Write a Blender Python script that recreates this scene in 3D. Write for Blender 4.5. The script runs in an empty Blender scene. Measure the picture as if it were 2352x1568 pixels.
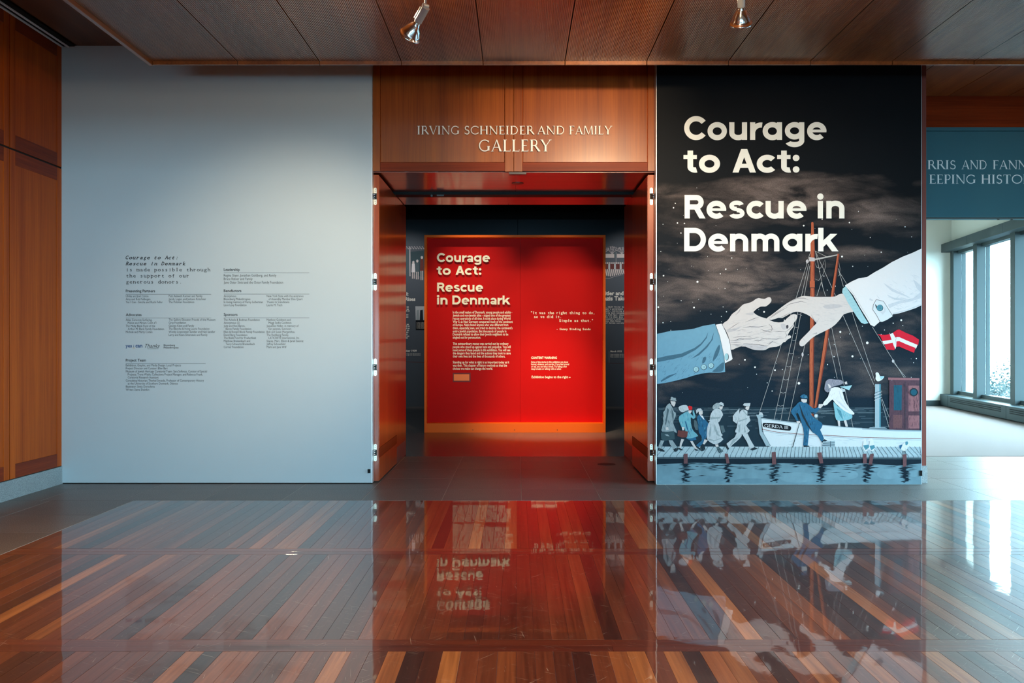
import bpy, bmesh, math, random
from mathutils import Vector, Matrix
from mathutils.geometry import tessellate_polygon
random.seed(7)
scene = bpy.context.scene
col = scene.collection
# ------------------------------------------------------------------ camera, sky, light, exposure
F = 2100.0                      # focal length in pixels of the 2352-wide frame
VX, VY, CAMZ = 1189.0, 790.0, 1.2
cam_d = bpy.data.cameras.new('camera'); cam = bpy.data.objects.new('camera', cam_d); col.objects.link(cam)
cam.location = (0, 0, CAMZ); cam.rotation_euler = (math.pi / 2, 0, 0)
cam_d.sensor_width = 36; cam_d.lens = F / 2352 * 36
cam_d.shift_x = (1176 - VX) / 2352; cam_d.shift_y = (VY - 784) / 2352
cam_d.clip_start = .05; cam_d.clip_end = 500
scene.camera = cam
world = bpy.data.worlds.new('world'); scene.world = world; world.use_nodes = True
wb = world.node_tree.nodes['Background']
wb.inputs[0].default_value = (.50, .82, 1.0, 1); wb.inputs[1].default_value = 38.0
vs = scene.view_settings
vs.view_transform = 'Standard'; vs.look = 'None'; vs.gamma = 1; vs.use_curve_mapping = False
vs.exposure = 0.0
scene.cycles.use_denoising = True
scene.cycles.max_bounces = 6; scene.cycles.diffuse_bounces = 3; scene.cycles.glossy_bounces = 3
scene.cycles.use_adaptive_sampling = True; scene.cycles.adaptive_threshold = .035
scene.cycles.transmission_bounces = 6; scene.cycles.sample_clamp_indirect = 6.0
scene.cycles.caustics_reflective = False; scene.cycles.caustics_refractive = False
LAMP_W = 280.0                  # one reflector lamp
GALLERY_W = 250.0               # one gallery track light

def portal(loc, rot, sx, sy):
    d = bpy.data.lights.new('window_portal', 'AREA'); d.shape = 'RECTANGLE'; d.size = sx; d.size_y = sy
    d.cycles.is_portal = True
    o = bpy.data.objects.new('window_portal', d); col.objects.link(o); o.location = loc; o.rotation_euler = rot
    return o
# ------------------------------------------------------------------ helpers
def lin(c):
    return tuple(((v / 255) / 12.92 if v / 255 <= .04045 else ((v / 255 + .055) / 1.055) ** 2.4) for v in c) + (1,)

def tag(o, label=None, cat=None, group=None, kind=None):
    if label: o['label'] = label
    if cat: o['category'] = cat
    if group: o['group'] = group
    if kind: o['kind'] = kind
    return o

def empty(name, loc=(0, 0, 0), **k):
    o = bpy.data.objects.new(name, None); col.objects.link(o); o.location = loc; o.empty_display_size = .1
    return tag(o, **k)

class MB:
    """collects faces in world coordinates; build() links them as one mesh"""
    def __init__(s): s.v = []; s.f = []; s.m = []
    def face(s, pts, m=0):
        i = len(s.v); s.v += [tuple(p) for p in pts]; s.f.append(tuple(range(i, i + len(pts)))); s.m.append(m)
    def box(s, x0, x1, y0, y1, z0, z1, m=0):
        i = len(s.v)
        s.v += [(x0, y0, z0), (x1, y0, z0), (x1, y1, z0), (x0, y1, z0), (x0, y0, z1), (x1, y0, z1), (x1, y1, z1), (x0, y1, z1)]
        for q in ((0, 3, 2, 1), (4, 5, 6, 7), (0, 1, 5, 4), (1, 2, 6, 5), (2, 3, 7, 6), (3, 0, 4, 7)):
            s.f.append(tuple(i + k for k in q)); s.m.append(m)
        return s
    def obox(s, p, d, n, s0, s1, n0, n1, z0, z1, m=0):
        """box in a rotated frame: origin p, along d, outward n (2-D vectors)"""
        i = len(s.v)
        for z in (z0, z1):
            for a, b in ((s0, n0), (s1, n0), (s1, n1), (s0, n1)):
                s.v.append((p[0] + d[0] * a + n[0] * b, p[1] + d[1] * a + n[1] * b, z))
        for q in ((0, 3, 2, 1), (4, 5, 6, 7), (0, 1, 5, 4), (1, 2, 6, 5), (2, 3, 7, 6), (3, 0, 4, 7)):
            s.f.append(tuple(i + k for k in q)); s.m.append(m)
        return s
    def prism_y(s, pts, y0, y1, m=0, back=True):
        """closed (x,z) outline, front at y0 and back at y1"""
        a = sum(pts[i][0] * pts[(i + 1) % len(pts)][1] - pts[(i + 1) % len(pts)][0] * pts[i][1] for i in range(len(pts)))
        if a < 0: pts = pts[::-1]
        n = len(pts); i = len(s.v)
        s.v += [(x, y0, z) for x, z in pts] + ([(x, y1, z) for x, z in pts] if back else [])
        for t in tessellate_polygon([[Vector((x, z, 0)) for x, z in pts]]):
            p = [pts[k] for k in t]
            ar = (p[1][0] - p[0][0]) * (p[2][1] - p[0][1]) - (p[2][0] - p[0][0]) * (p[1][1] - p[0][1])
            t = t if ar > 0 else t[::-1]
            s.f.append(tuple(i + k for k in t)); s.m.append(m)
            if back: s.f.append(tuple(i + n + k for k in reversed(t))); s.m.append(m)
        if back:
            for k in range(n):
                k2 = (k + 1) % n
                s.f.append((i + k, i + n + k, i + n + k2, i + k2)); s.m.append(m)
        return s
    def tube(s, p0, p1, r0, r1=None, n=12, m=0, cap=True):
        p0, p1 = Vector(p0), Vector(p1); r1 = r0 if r1 is None else r1
        d = (p1 - p0).normalized(); u = d.orthogonal().normalized(); w = d.cross(u); i = len(s.v)
        for p, r in ((p0, r0), (p1, r1)):
            for k in range(n):
                a = 2 * math.pi * k / n; s.v.append(tuple(p + (u * math.cos(a) + w * math.sin(a)) * r))
        for k in range(n):
            s.f.append((i + k, i + (k + 1) % n, i + n + (k + 1) % n, i + n + k)); s.m.append(m)
        if cap:
            s.f.append(tuple(i + k for k in reversed(range(n)))); s.m.append(m)
            s.f.append(tuple(i + n + k for k in range(n))); s.m.append(m)
        return s
    def lathe(s, p, d, prof, n=28, m=0):
        """profile of (along d, radius) turned about the axis d through p"""
        p, d = Vector(p), Vector(d).normalized(); u = d.orthogonal().normalized(); w = d.cross(u); i = len(s.v)
        for a, r in prof:
            for k in range(n):
                t = 2 * math.pi * k / n; s.v.append(tuple(p + d * a + (u * math.cos(t) + w * math.sin(t)) * r))
        for j in range(len(prof) - 1):
            for k in range(n):
                s.f.append((i + j * n + k, i + j * n + (k + 1) % n, i + (j + 1) * n + (k + 1) % n, i + (j + 1) * n + k)); s.m.append(m)
        return s
    def build(s, name, mats, parent=None, smooth=False, bevel=0, **k):
        mats = mats if isinstance(mats, (list, tuple)) else [mats]
        if parent is None:
            xs, ys, zs = zip(*s.v); org = Vector(((min(xs) + max(xs)) / 2, (min(ys) + max(ys)) / 2, min(zs)))
        else:
            org = base_of(parent)
        me = bpy.data.meshes.new(name); me.from_pydata([tuple(Vector(p) - org) for p in s.v], [], s.f)
        for m in mats: me.materials.append(m)
        if len(mats) > 1: me.polygons.foreach_set('material_index', s.m)
        if smooth: me.polygons.foreach_set('use_smooth', [True] * len(me.polygons))
        me.update()
        o = bpy.data.objects.new(name, me); col.objects.link(o)
        if parent is None: o.location = org
        else: o.parent = parent
        if bevel:
            b = o.modifiers.new('bevel', 'BEVEL'); b.width = bevel; b.segments = 2; b.limit_method = 'ANGLE'
        return tag(o, **k)

def base_of(o):
    p = Vector((0, 0, 0))
    while o is not None: p += o.location; o = o.parent
    return p

def PX(Y):
    """pixel of the photograph -> (X, Z) on the upright plane at distance Y"""
    k = Y / F
    return lambda x, y: ((x - VX) * k, CAMZ - (y - VY) * k)
# ------------------------------------------------------------------ materials
MATS = {}
def newmat(name):
    m = bpy.data.materials.new(name); m.use_nodes = True
    return m, m.node_tree.nodes, m.node_tree.links, m.node_tree.nodes['Principled BSDF']

def plain(name, rgb, rough=.5, metal=0., noise=.0, nscale=30., spec=.5, coat=0., bump=0., bscale=200., emit=0):
    if name in MATS: return MATS[name]
    m, N, L, b = newmat(name); c = lin(rgb)
    b.inputs['Base Color'].default_value = c; b.inputs['Roughness'].default_value = rough
    b.inputs['Metallic'].default_value = metal; b.inputs['Specular IOR Level'].default_value = spec
    b.inputs['Coat Weight'].default_value = coat; b.inputs['Coat Roughness'].default_value = .08
    tc = N.new('ShaderNodeTexCoord')
    if noise:
        n = N.new('ShaderNodeTexNoise'); n.inputs['Scale'].default_value = nscale; n.inputs['Detail'].default_value = 4
        L.new(tc.outputs['Object'], n.inputs['Vector'])
        mx = N.new('ShaderNodeMix'); mx.data_type = 'RGBA'
        mx.inputs[6].default_value = tuple(v * (1 - noise) for v in c[:3]) + (1,); mx.inputs[7].default_value = tuple(min(1, v * (1 + noise)) for v in c[:3]) + (1,)
        L.new(n.outputs['Fac'], mx.inputs[0]); L.new(mx.outputs[2], b.inputs['Base Color'])
    if bump:
        n2 = N.new('ShaderNodeTexNoise'); n2.inputs['Scale'].default_value = bscale; n2.inputs['Detail'].default_value = 3
        L.new(tc.outputs['Object'], n2.inputs['Vector'])
        bp = N.new('ShaderNodeBump'); bp.inputs['Strength'].default_value = bump; bp.inputs['Distance'].default_value = .004
        L.new(n2.outputs['Fac'], bp.inputs['Height']); L.new(bp.outputs[0], b.inputs['Normal'])
    if emit:
        b.inputs['Emission Color'].default_value = c; b.inputs['Emission Strength'].default_value = emit
    MATS[name] = m
    return m

def wood(name, dark, light, grain='Z', rough=.35, coat=0., coat_rough=.1, vary=.25, fine=90., spec=.5, ramp=None, wav=0., scratch=False):
    """veneer: fine noise stretched along the grain, tone varying from piece to piece"""
    m, N, L, b = newmat(name)
    tc = N.new('ShaderNodeTexCoord'); mp = N.new('ShaderNodeMapping'); oi = N.new('ShaderNodeObjectInfo')
    sc = {'X': (.025, 1, 1), 'Y': (1, .025, 1), 'Z': (1, 1, .025)}[grain]
    mp.inputs['Scale'].default_value = sc
    ad = N.new('ShaderNodeVectorMath'); ad.operation = 'ADD'
    ml = N.new('ShaderNodeMath'); ml.operation = 'MULTIPLY'; ml.inputs[1].default_value = 37.
    L.new(oi.outputs['Random'], ml.inputs[0]); L.new(tc.outputs['Object'], ad.inputs[0]); L.new(ml.outputs[0], ad.inputs[1])
    L.new(ad.outputs[0], mp.inputs['Vector'])
    n = N.new('ShaderNodeTexNoise'); n.inputs['Scale'].default_value = fine; n.inputs['Detail'].default_value = 5; n.inputs['Roughness'].default_value = .6
    L.new(mp.outputs[0], n.inputs['Vector'])
    n2 = N.new('ShaderNodeTexNoise'); n2.inputs['Scale'].default_value = fine / 9; n2.inputs['Detail'].default_value = 2
    L.new(mp.outputs[0], n2.inputs['Vector'])
    a1 = N.new('ShaderNodeMath'); a1.operation = 'ADD'; L.new(n.outputs['Fac'], a1.inputs[0]); L.new(n2.outputs['Fac'], a1.inputs[1])
    r = N.new('ShaderNodeMapRange'); r.inputs[1].default_value = .7; r.inputs[2].default_value = 1.3
    L.new(a1.outputs[0], r.inputs[0])
    mx = N.new('ShaderNodeMix'); mx.data_type = 'RGBA'; mx.inputs[6].default_value = lin(dark); mx.inputs[7].default_value = lin(light)
    L.new(r.outputs[0], mx.inputs[0])
    out = mx.outputs[2]
    if ramp:
        cr = N.new('ShaderNodeValToRGB'); cr.color_ramp.interpolation = 'LINEAR'
        el = cr.color_ramp.elements
        while len(el) < len(ramp): el.new(.5)
        for e, (p, c) in zip(el, ramp): e.position = p; e.color = lin(c)
        L.new(oi.outputs['Random'], cr.inputs[0])
        mu = N.new('ShaderNodeMix'); mu.data_type = 'RGBA'; mu.blend_type = 'MULTIPLY'; mu.inputs[0].default_value = 1
        L.new(out, mu.inputs[6]); L.new(cr.outputs[0], mu.inputs[7]); out = mu.outputs[2]
    else:
        hs = N.new('ShaderNodeHueSaturation'); vr = N.new('ShaderNodeMapRange')
        vr.inputs[3].default_value = 1 - vary; vr.inputs[4].default_value = 1 + vary
        L.new(oi.outputs['Random'], vr.inputs[0]); L.new(vr.outputs[0], hs.inputs['Value']); L.new(out, hs.inputs['Color']); out = hs.outputs[0]
    if scratch:      # fine pale scuffs in the varnish
        for ang_, sx_, th_ in ((.5, 3.2, .70), (-.9, 2.6, .71), (1.4, 3.5, .72)):
            gp = N.new('ShaderNodeNewGeometry'); vr_ = N.new('ShaderNodeVectorRotate'); vr_.rotation_type = 'Z_AXIS'; vr_.inputs['Angle'].default_value = ang_; L.new(gp.outputs['Position'], vr_.inputs[0]); q = N.new('ShaderNodeMapping'); q.inputs['Scale'].default_value = (sx_ * 2.2, 260, 1)
            L.new(vr_.outputs[0], q.inputs[0]); nn = N.new('ShaderNodeTexNoise'); nn.inputs['Scale'].default_value = 1; nn.inputs['Detail'].default_value = 2; nn.inputs['Distortion'].default_value = .6
            L.new(q.outputs[0], nn.inputs['Vector']); rr = N.new('ShaderNodeMapRange'); rr.inputs[1].default_value = th_; rr.inputs[2].default_value = th_ + .03; rr.inputs[4].default_value = .45
            L.new(nn.outputs['Fac'], rr.inputs[0]); mq = N.new('ShaderNodeMix'); mq.data_type = 'RGBA'; mq.inputs[7].default_value = lin((196, 176, 160)); L.new(rr.outputs[0], mq.inputs[0]); L.new(out, mq.inputs[6]); out = mq.outputs[2]
    L.new(out, b.inputs['Base Color'])
    b.inputs['Roughness'].default_value = rough; b.inputs['Specular IOR Level'].default_value = spec
    b.inputs['Coat Weight'].default_value = coat; b.inputs['Coat Roughness'].default_value = coat_rough
    bp = N.new('ShaderNodeBump'); bp.inputs['Strength'].default_value = .06; bp.inputs['Distance'].default_value = .002
    L.new(n.outputs['Fac'], bp.inputs['Height']); L.new(bp.outputs[0], b.inputs['Normal'])
    if wav:
        n3 = N.new('ShaderNodeTexNoise'); n3.inputs['Scale'].default_value = 5; n3.inputs['Detail'].default_value = 3
        L.new(tc.outputs['Object'], n3.inputs['Vector'])
        b3 = N.new('ShaderNodeBump'); b3.inputs['Strength'].default_value = wav; b3.inputs['Distance'].default_value = .01
        L.new(n3.outputs['Fac'], b3.inputs['Height']); L.new(b3.outputs[0], b.inputs['Coat Normal'])
    return m

def granite(name, c, rough=.45, speck=.35):
    m, N, L, b = newmat(name); tc = N.new('ShaderNodeTexCoord'); oi = N.new('ShaderNodeObjectInfo')
    n = N.new('ShaderNodeTexNoise'); n.inputs['Scale'].default_value = 130; n.inputs['Detail'].default_value = 3
    n2 = N.new('ShaderNodeTexNoise'); n2.inputs['Scale'].default_value = 4; n2.inputs['Detail'].default_value = 3
    L.new(tc.outputs['Object'], n.inputs['Vector']); L.new(tc.outputs['Object'], n2.inputs['Vector'])
    r = N.new('ShaderNodeMapRange'); r.inputs[1].default_value = .3; r.inputs[2].default_value = .7
    r.inputs[3].default_value = 1 - speck; r.inputs[4].default_value = 1 + speck; L.new(n.outputs['Fac'], r.inputs[0])
    r2 = N.new('ShaderNodeMapRange'); r2.inputs[3].default_value = .85; r2.inputs[4].default_value = 1.15; L.new(n2.outputs['Fac'], r2.inputs[0])
    r3 = N.new('ShaderNodeMapRange'); r3.inputs[3].default_value = .9; r3.inputs[4].default_value = 1.1; L.new(oi.outputs['Random'], r3.inputs[0])
    m1 = N.new('ShaderNodeMath'); m1.operation = 'MULTIPLY'; L.new(r.outputs[0], m1.inputs[0]); L.new(r2.outputs[0], m1.inputs[1])
    m2 = N.new('ShaderNodeMath'); m2.operation = 'MULTIPLY'; L.new(m1.outputs[0], m2.inputs[0]); L.new(r3.outputs[0], m2.inputs[1])
    hs = N.new('ShaderNodeHueSaturation'); hs.inputs['Color'].default_value = lin(c); L.new(m2.outputs[0], hs.inputs['Value'])
    L.new(hs.outputs[0], b.inputs['Base Color']); b.inputs['Roughness'].default_value = rough
    return m

M_WALLWOOD = wood('cherry_veneer', (150, 58, 11), (190, 86, 20), 'Z', rough=.4, coat=.0, coat_rough=.3, vary=.07, spec=.12)
M_LINTEL = wood('lintel_veneer', (126, 54, 11), (164, 82, 20), 'Z', rough=.3, coat=.3, coat_rough=.22, vary=.05, spec=.4)
M_RAILWOOD = wood('cherry_rail', (108, 36, 14), (142, 54, 20), 'X', rough=.4, coat=.0, coat_rough=.3, vary=.07, spec=.12)
M_RAILSIDE = wood('cherry_rail_side', (108, 36, 14), (142, 54, 20), 'Y', rough=.4, coat=.0, coat_rough=.3, vary=.07, spec=.12)
M_DOORWOOD = wood('polished_cherry', (138, 48, 14), (180, 76, 24), 'Z', rough=.3, coat=.5, coat_rough=.14, vary=.05, spec=.3)
M_DOORRAIL = wood('polished_cherry_rail', (108, 34, 14), (146, 54, 20), 'X', rough=.3, coat=.5, coat_rough=.14, vary=.05, spec=.3)
M_SOFFIT = wood('polished_soffit', (110, 40, 16), (150, 60, 24), 'X', rough=.3, coat=.8, coat_rough=.13, vary=.03)
M_CANOPY = wood('ribbed_ceiling_wood', (106, 56, 22), (148, 88, 42), 'Y', rough=.4, coat=.75, coat_rough=.24, spec=.3, vary=.1, fine=60)
M_BOARD = wood('varnished_floor_board', (162, 140, 126), (255, 246, 238), 'Y', rough=.4, coat=.85, coat_rough=.03, fine=70, wav=.05, spec=.3, scratch=True,
               ramp=[(0, (54, 26, 22)), (.12, (76, 38, 28)), (.4, (102, 52, 34)), (.7, (122, 64, 38)), (.9, (146, 84, 46)), (1, (184, 120, 68))])
M_BAND = wood('varnished_floor_band', (162, 140, 126), (255, 246, 238), 'X', rough=.4, coat=.85, coat_rough=.03, fine=70, wav=.05, spec=.3, scratch=True,
              ramp=[(0, (96, 42, 28)), (.5, (110, 50, 30)), (1, (126, 62, 36))])
M_STONE = granite('grey_granite', (112, 102, 96), .4, .6)
M_BASESTONE = granite('pale_granite', (150, 156, 158), .5)
M_GROUT = plain('grout', (206, 200, 192), .8)
M_DARKGAP = plain('dark_gap', (22, 14, 10), .8)
M_DONOR = plain('pale_grey_panel_paint', (190, 204, 212), .55, noise=.015, nscale=6)
M_EDGE = plain('panel_edge_metal', (205, 210, 214), .35, metal=.6)
M_INK = plain('black_ink', (16, 18, 24), .5)
M_INKB = plain('blue_ink', (14, 74, 132), .5)
M_INKY = plain('yellow_ink', (214, 160, 40), .5)
M_WHITE = plain('white_vinyl', (250, 248, 240), .5)
M_LETTER = plain('brushed_white_metal', (240, 236, 226), .4)
M_ORANGE = plain('orange_lacquer', (255, 104, 3), .5, spec=.2)
M_RED = plain('red_print', (196, 5, 2), .6, noise=.02, nscale=5, spec=.12)
M_TITLE = plain('cream_letter', (255, 240, 206), .5)
M_CHROME = plain('chrome', (215, 215, 218), .13, metal=1)
M_NICKEL = plain('satin_nickel', (205, 198, 182), .3, metal=1)
M_GREYMETAL = plain('grey_enamel', (178, 184, 190), .35, metal=.3)
M_BLACK = plain('black_metal', (14, 14, 15), .6, spec=.15)
M_GALWALL = plain('slate_wall_paint', (74, 84, 96), .6)
M_GALTOP = plain('dark_wall_paint', (26, 32, 40), .7)
M_GALFLOOR = plain('polished_concrete', (96, 90, 86), .22, noise=.12, nscale=3, bump=.02, bscale=30)
M_ROOMWALL = plain('pale_room_paint', (232, 226, 214), .7)
M_FRAME = plain('window_frame_metal', (54, 64, 66), .5, spec=.2)
M_CARPET = plain('carpet', (132, 114, 108), .95, noise=.35, nscale=260, bump=.6, bscale=320)
M_HEADER = plain('header_paint', (66, 112, 124), .6, spec=.1)
M_HEADERTXT = plain('header_lettering', (240, 248, 248), .5)
M_CEILTOP = wood('upper_ceiling_wood', (70, 38, 22), (100, 58, 34), 'Y', rough=.45, vary=.1)

def glassmat():
    m, N, L, b = newmat('window_glass')
    t = N.new('ShaderNodeBsdfTransparent'); g = N.new('ShaderNodeBsdfGlossy'); g.inputs['Roughness'].default_value = .02
    mx = N.new('ShaderNodeMixShader'); mx.inputs[0].default_value = .06
    t.inputs[0].default_value = (.95, .98, .98, 1)
    L.new(t.outputs[0], mx.inputs[1]); L.new(g.outputs[0], mx.inputs[2]); L.new(mx.outputs[0], N['Material Output'].inputs[0])
    return m
M_GLASS = glassmat()
# ------------------------------------------------------------------ floors
WOOD_Y1, BOARDW = 7.02, .0717
STRUCT = dict(kind='structure')
floor = MB().box(-4.2, 8.6, -5.2, 9.77, -.25, -.013).build('floor', M_DARKGAP, label='glossy hall floor of wooden boards with a grey stone border', **STRUCT)
def shared(name, sx, sy, th, mat, ch=.0012):
    """a slab with eased edges, top at z=0, to be copied"""
    me = bpy.data.meshes.new(name); bm = bmesh.new(); bmesh.ops.create_cube(bm, size=1)
    for v in bm.verts: v.co = Vector((v.co.x * sx, v.co.y * sy, (v.co.z - .5) * th))
    bmesh.ops.bevel(bm, geom=[e for e in bm.edges if all(v.co.z > -.001 for v in e.verts)], offset=ch, segments=1, affect='EDGES')
    bm.to_mesh(me); bm.free(); me.materials.append(mat)
    return me
def piece(name, me, parent, x, y, z=0, tilt=0):
    o = bpy.data.objects.new(name, me); col.objects.link(o); o.parent = parent
    o.location = Vector((x, y, z)) - base_of(parent)
    if tilt: o.rotation_euler = (random.uniform(-tilt, tilt) * .3, random.uniform(-tilt, tilt), 0)
    return o
rows = [(5.37, 7.02, -2.945, 3.95), (3.717, 5.22, -2.945, 2.95), (2.067, 3.574, -2.3, 2.3)]
spare = MB()
for (y0, y1, x0, x1) in rows:
    me = shared('floor_board', BOARDW - .0006, y1 - y0 - .001, .012, M_BOARD, .0004)
    n0 = round((x0 + 2.945) / BOARDW); n1 = math.ceil((x1 + 2.945) / BOARDW)
    for i in range(n0, n1):
        piece('floor_board', me, floor, -2.945 + (i + .5) * BOARDW, (y0 + y1) / 2, -.0005, .0016)
    for i in range(round((6.9 + 2.945) / BOARDW)):
        if not n0 <= i < n1:
            x = -2.945 + i * BOARDW; spare.box(x + .0004, x + BOARDW - .0004, y0, y1, -.012, -.0005)
for y0, y1 in ((.417, 1.924), (-1.233, .274), (-5.0, -1.376)):
    for i in range(round((6.9 + 2.945) / BOARDW)):
        x = -2.945 + i * BOARDW; spare.box(x + .0004, x + BOARDW - .0004, y0, y1, -.012, -.0005)
spare.build('board_field', M_BOARD, floor, kind='stuff')
for y0, y1 in ((5.22, 5.37), (3.574, 3.717), (1.924, 2.067), (.274, .417), (-1.376, -1.233)):
    for r in range(2):
        me = shared('floor_band', 1.659, .0714, .012, M_BAND, .0001)
        if r: piece('floor_band', shared('floor_band', 1.129, .0714, .012, M_BAND, .0001), floor, -2.945 + .565, y0 + 1.5 * (y1 - y0) / 2, -.0005, .0006)
        for i in range(r, 6):
            x = -2.945 + .83 + i * 1.66 - r * .53
            piece('floor_band', me, floor, x, y0 + (r + .5) * (y1 - y0) / 2, -.0005, .0006)
# stone tiles
MB().box(-3.92, 7.2, 7.02, 9.77, -.013, -.0006).build('grout_bed', M_GROUT, floor)
MB().box(-3.92, -2.947, -5, 7.02, -.013, -.0006).build('grout_bed', M_GROUT, floor)
def tile(x0, x1, y0, y1):
    if x1 - x0 < .02 or y1 - y0 < .02: return
    me = shared('stone_tile', x1 - x0 - .0035, y1 - y0 - .0035, .02, M_STONE, .001)
    piece('stone_tile', me, floor, (x0 + x1) / 2, (y0 + y1) / 2, .0004)
xs = [.03 + .615 * i for i in range(-7, 13)]
xs = [-3.92] + [x for x in xs if x > -3.8]
ys = [7.02, 7.568, 8.163, 8.763, 9.363, 9.77]
for j in range(5):
    for i in range(len(xs) - 1):
        a, b = xs[i], xs[i + 1]
        if j == 0: tile(a, b, ys[0], ys[1])
        elif b <= -1.26 or (a >= 1.26 and b <= 3.5):
            if j == 1: tile(a, b, ys[1], 7.96)
        elif b < 1.3 or a < 3.5 or a >= 3.5: tile(a, b, ys[j], ys[j + 1])
for j in range(8):
    y1 = 7.02 - j * .6
    tile(-3.92, -3.58, y1 - .6, y1); tile(-3.58, -2.947, y1 - .6, y1)
# gallery floor, carpet
MB().box(-4.2, 3.6, 9.77, 17.8, -.25, .0).build('floor_gallery', M_GALFLOOR, label='dark polished concrete floor inside the gallery', **STRUCT)
MB().box(3.6, 9.2, 9.77, 17.9, -.25, .004).build('floor_carpet', M_CARPET, label='grey blue carpet in the bright window room', **STRUCT)
# ------------------------------------------------------------------ shell
# left wall with panels
WLX = -3.92
wl = MB().box(WLX - .2, WLX - .012, -5, 8.0, 0, 3.78).build('wall_left', M_DARKGAP, label='left hall wall of framed cherry wood panels', **STRUCT)
def side_panel(y0, y1, z0, z1, st=.075, rl=.11):
    MB().box(WLX - .012, WLX - .004, y0 + st, y1 - st, z0 + rl, z1 - rl).build('panel', M_WALLWOOD, wl)
    for a, b in ((y0, y0 + st), (y1 - st, y1)): MB().box(WLX - .012, WLX, a, b, z0, z1).build('stile', M_WALLWOOD, wl, bevel=.0015)
    for a, b in ((z0, z0 + rl), (z1 - rl, z1)): MB().box(WLX - .012, WLX, y0 + st, y1 - st, a, b).build('rail', M_RAILSIDE, wl, bevel=.0015)
for y0, y1 in ((7.06, 7.86), (5.83, 7.05), (4.6, 5.82), (3.37, 4.59), (2.14, 3.36)):
    side_panel(y0, y1, .155, 2.705); side_panel(y0, y1, 2.72, 3.76)
MB().box(WLX - .012, WLX + .006, -5, 7.88, 0, .15).build('baseboard_left', M_BASESTONE, label='pale granite base along the left wall', **STRUCT)
MB().box(WLX - .05, WLX, -5, 2.12, .15, 3.78).build('wall_near', M_WALLWOOD, label='plain cherry wall beside the camera', **STRUCT)
# front wall blocks either side of the entrance
WF = 7.93
wfl = MB().box(-4.2, -1.262, WF, 9.77, 0, 4.3).build('wall_front_left', M_WALLWOOD, label='cherry wood wall behind the pale donor panel', **STRUCT)
wfr = MB().box(1.262, 3.53, WF - .03, 9.77, 0, 4.3).build('wall_front_right', wood('daylit_cherry_end', (120, 62, 54), (142, 78, 68), 'Z', rough=.45, vary=.03, spec=.2), label='cherry wood wall behind the dark mural', **STRUCT)  # same cherry wood; the pinkish daylight tint is put into its colour
MB().box(3.40, 3.535, WF - .045, WF + .1, 0, .15).build('baseboard_front', M_BASESTONE, label='pale granite base at the wall end beside the mural', **STRUCT)
# lintel
P = PX(7.9)
lint = MB().box(-1.262, 1.262, 7.915, 9.77, 2.70, 4.3).build('wall_lintel', M_WALLWOOD, label='framed cherry wood lintel above the gallery entrance', **STRUCT)
def fr(name, x0, x1, y0, y1, d, mat):
    (a, zt), (b, zb) = P(x0, y0), P(x1, y1)
    MB().box(a, b, d, 7.916, zb, zt).build(name, mat, lint, bevel=.0012)
fr('stile', 857, 873, 90, 393, 7.895, M_LINTEL); fr('stile', 1488, 1507, 90, 393, 7.895, M_LINTEL)
fr('stile', 1160, 1179.6, 90, 394, 7.895, M_LINTEL); fr('stile', 1180.4, 1200, 90, 394, 7.895, M_LINTEL)
fr('rail', 873.3, 1159.7, 373, 393, 7.896, M_RAILWOOD); fr('rail', 1200.3, 1487.7, 373, 393, 7.896, M_RAILWOOD)
fr('panel', 874.5, 1158.5, 90, 372, 7.906, M_LINTEL); fr('panel', 1201.5, 1486.5, 90, 372, 7.906, M_LINTEL)
# soffit inside the entrance, in boards
for a, b in ((-1.262, -.02), (-.018, 1.262)):
    MB().box(a, b, 7.93, 8.93, 2.686, 2.70).build('soffit_panel', M_SOFFIT, lint, bevel=.001)
MB().box(-1.262, 1.262, 8.935, 9.10, 2.66, 2.70).build('door_stop', M_BLACK, lint)
for a, b in ((-1.21, -.1), (-.098, 1.17)):
    MB().box(a, b, 9.11, 9.77, 2.688, 2.70).build('soffit_panel', M_SOFFIT, lint, bevel=.001)
MB().tube((.0, 8.45, 2.686), (.0, 8.45, 2.682), .055, n=24).build('sensor_disc', plain('brown_disc', (70, 40, 28), .4), lint)
MB().box(-.075, .075, 7.9, 7.96, 2.668, 2.686).build('catch_plate', plain('dark_bronze', (52, 26, 18), .4), lint)
MB().tube((-.84, 8.95, 2.65), (-.84, 8.935, 2.65), .011, n=14).build('closer_cap', plain('closer_grey', (90, 90, 90), .5, spec=.1), lint)
MB().box(-.79, -.72, 8.93, 8.95, 2.645, 2.66).build('closer_plate', plain('closer_grey', (90, 90, 90), .4), lint)
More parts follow.
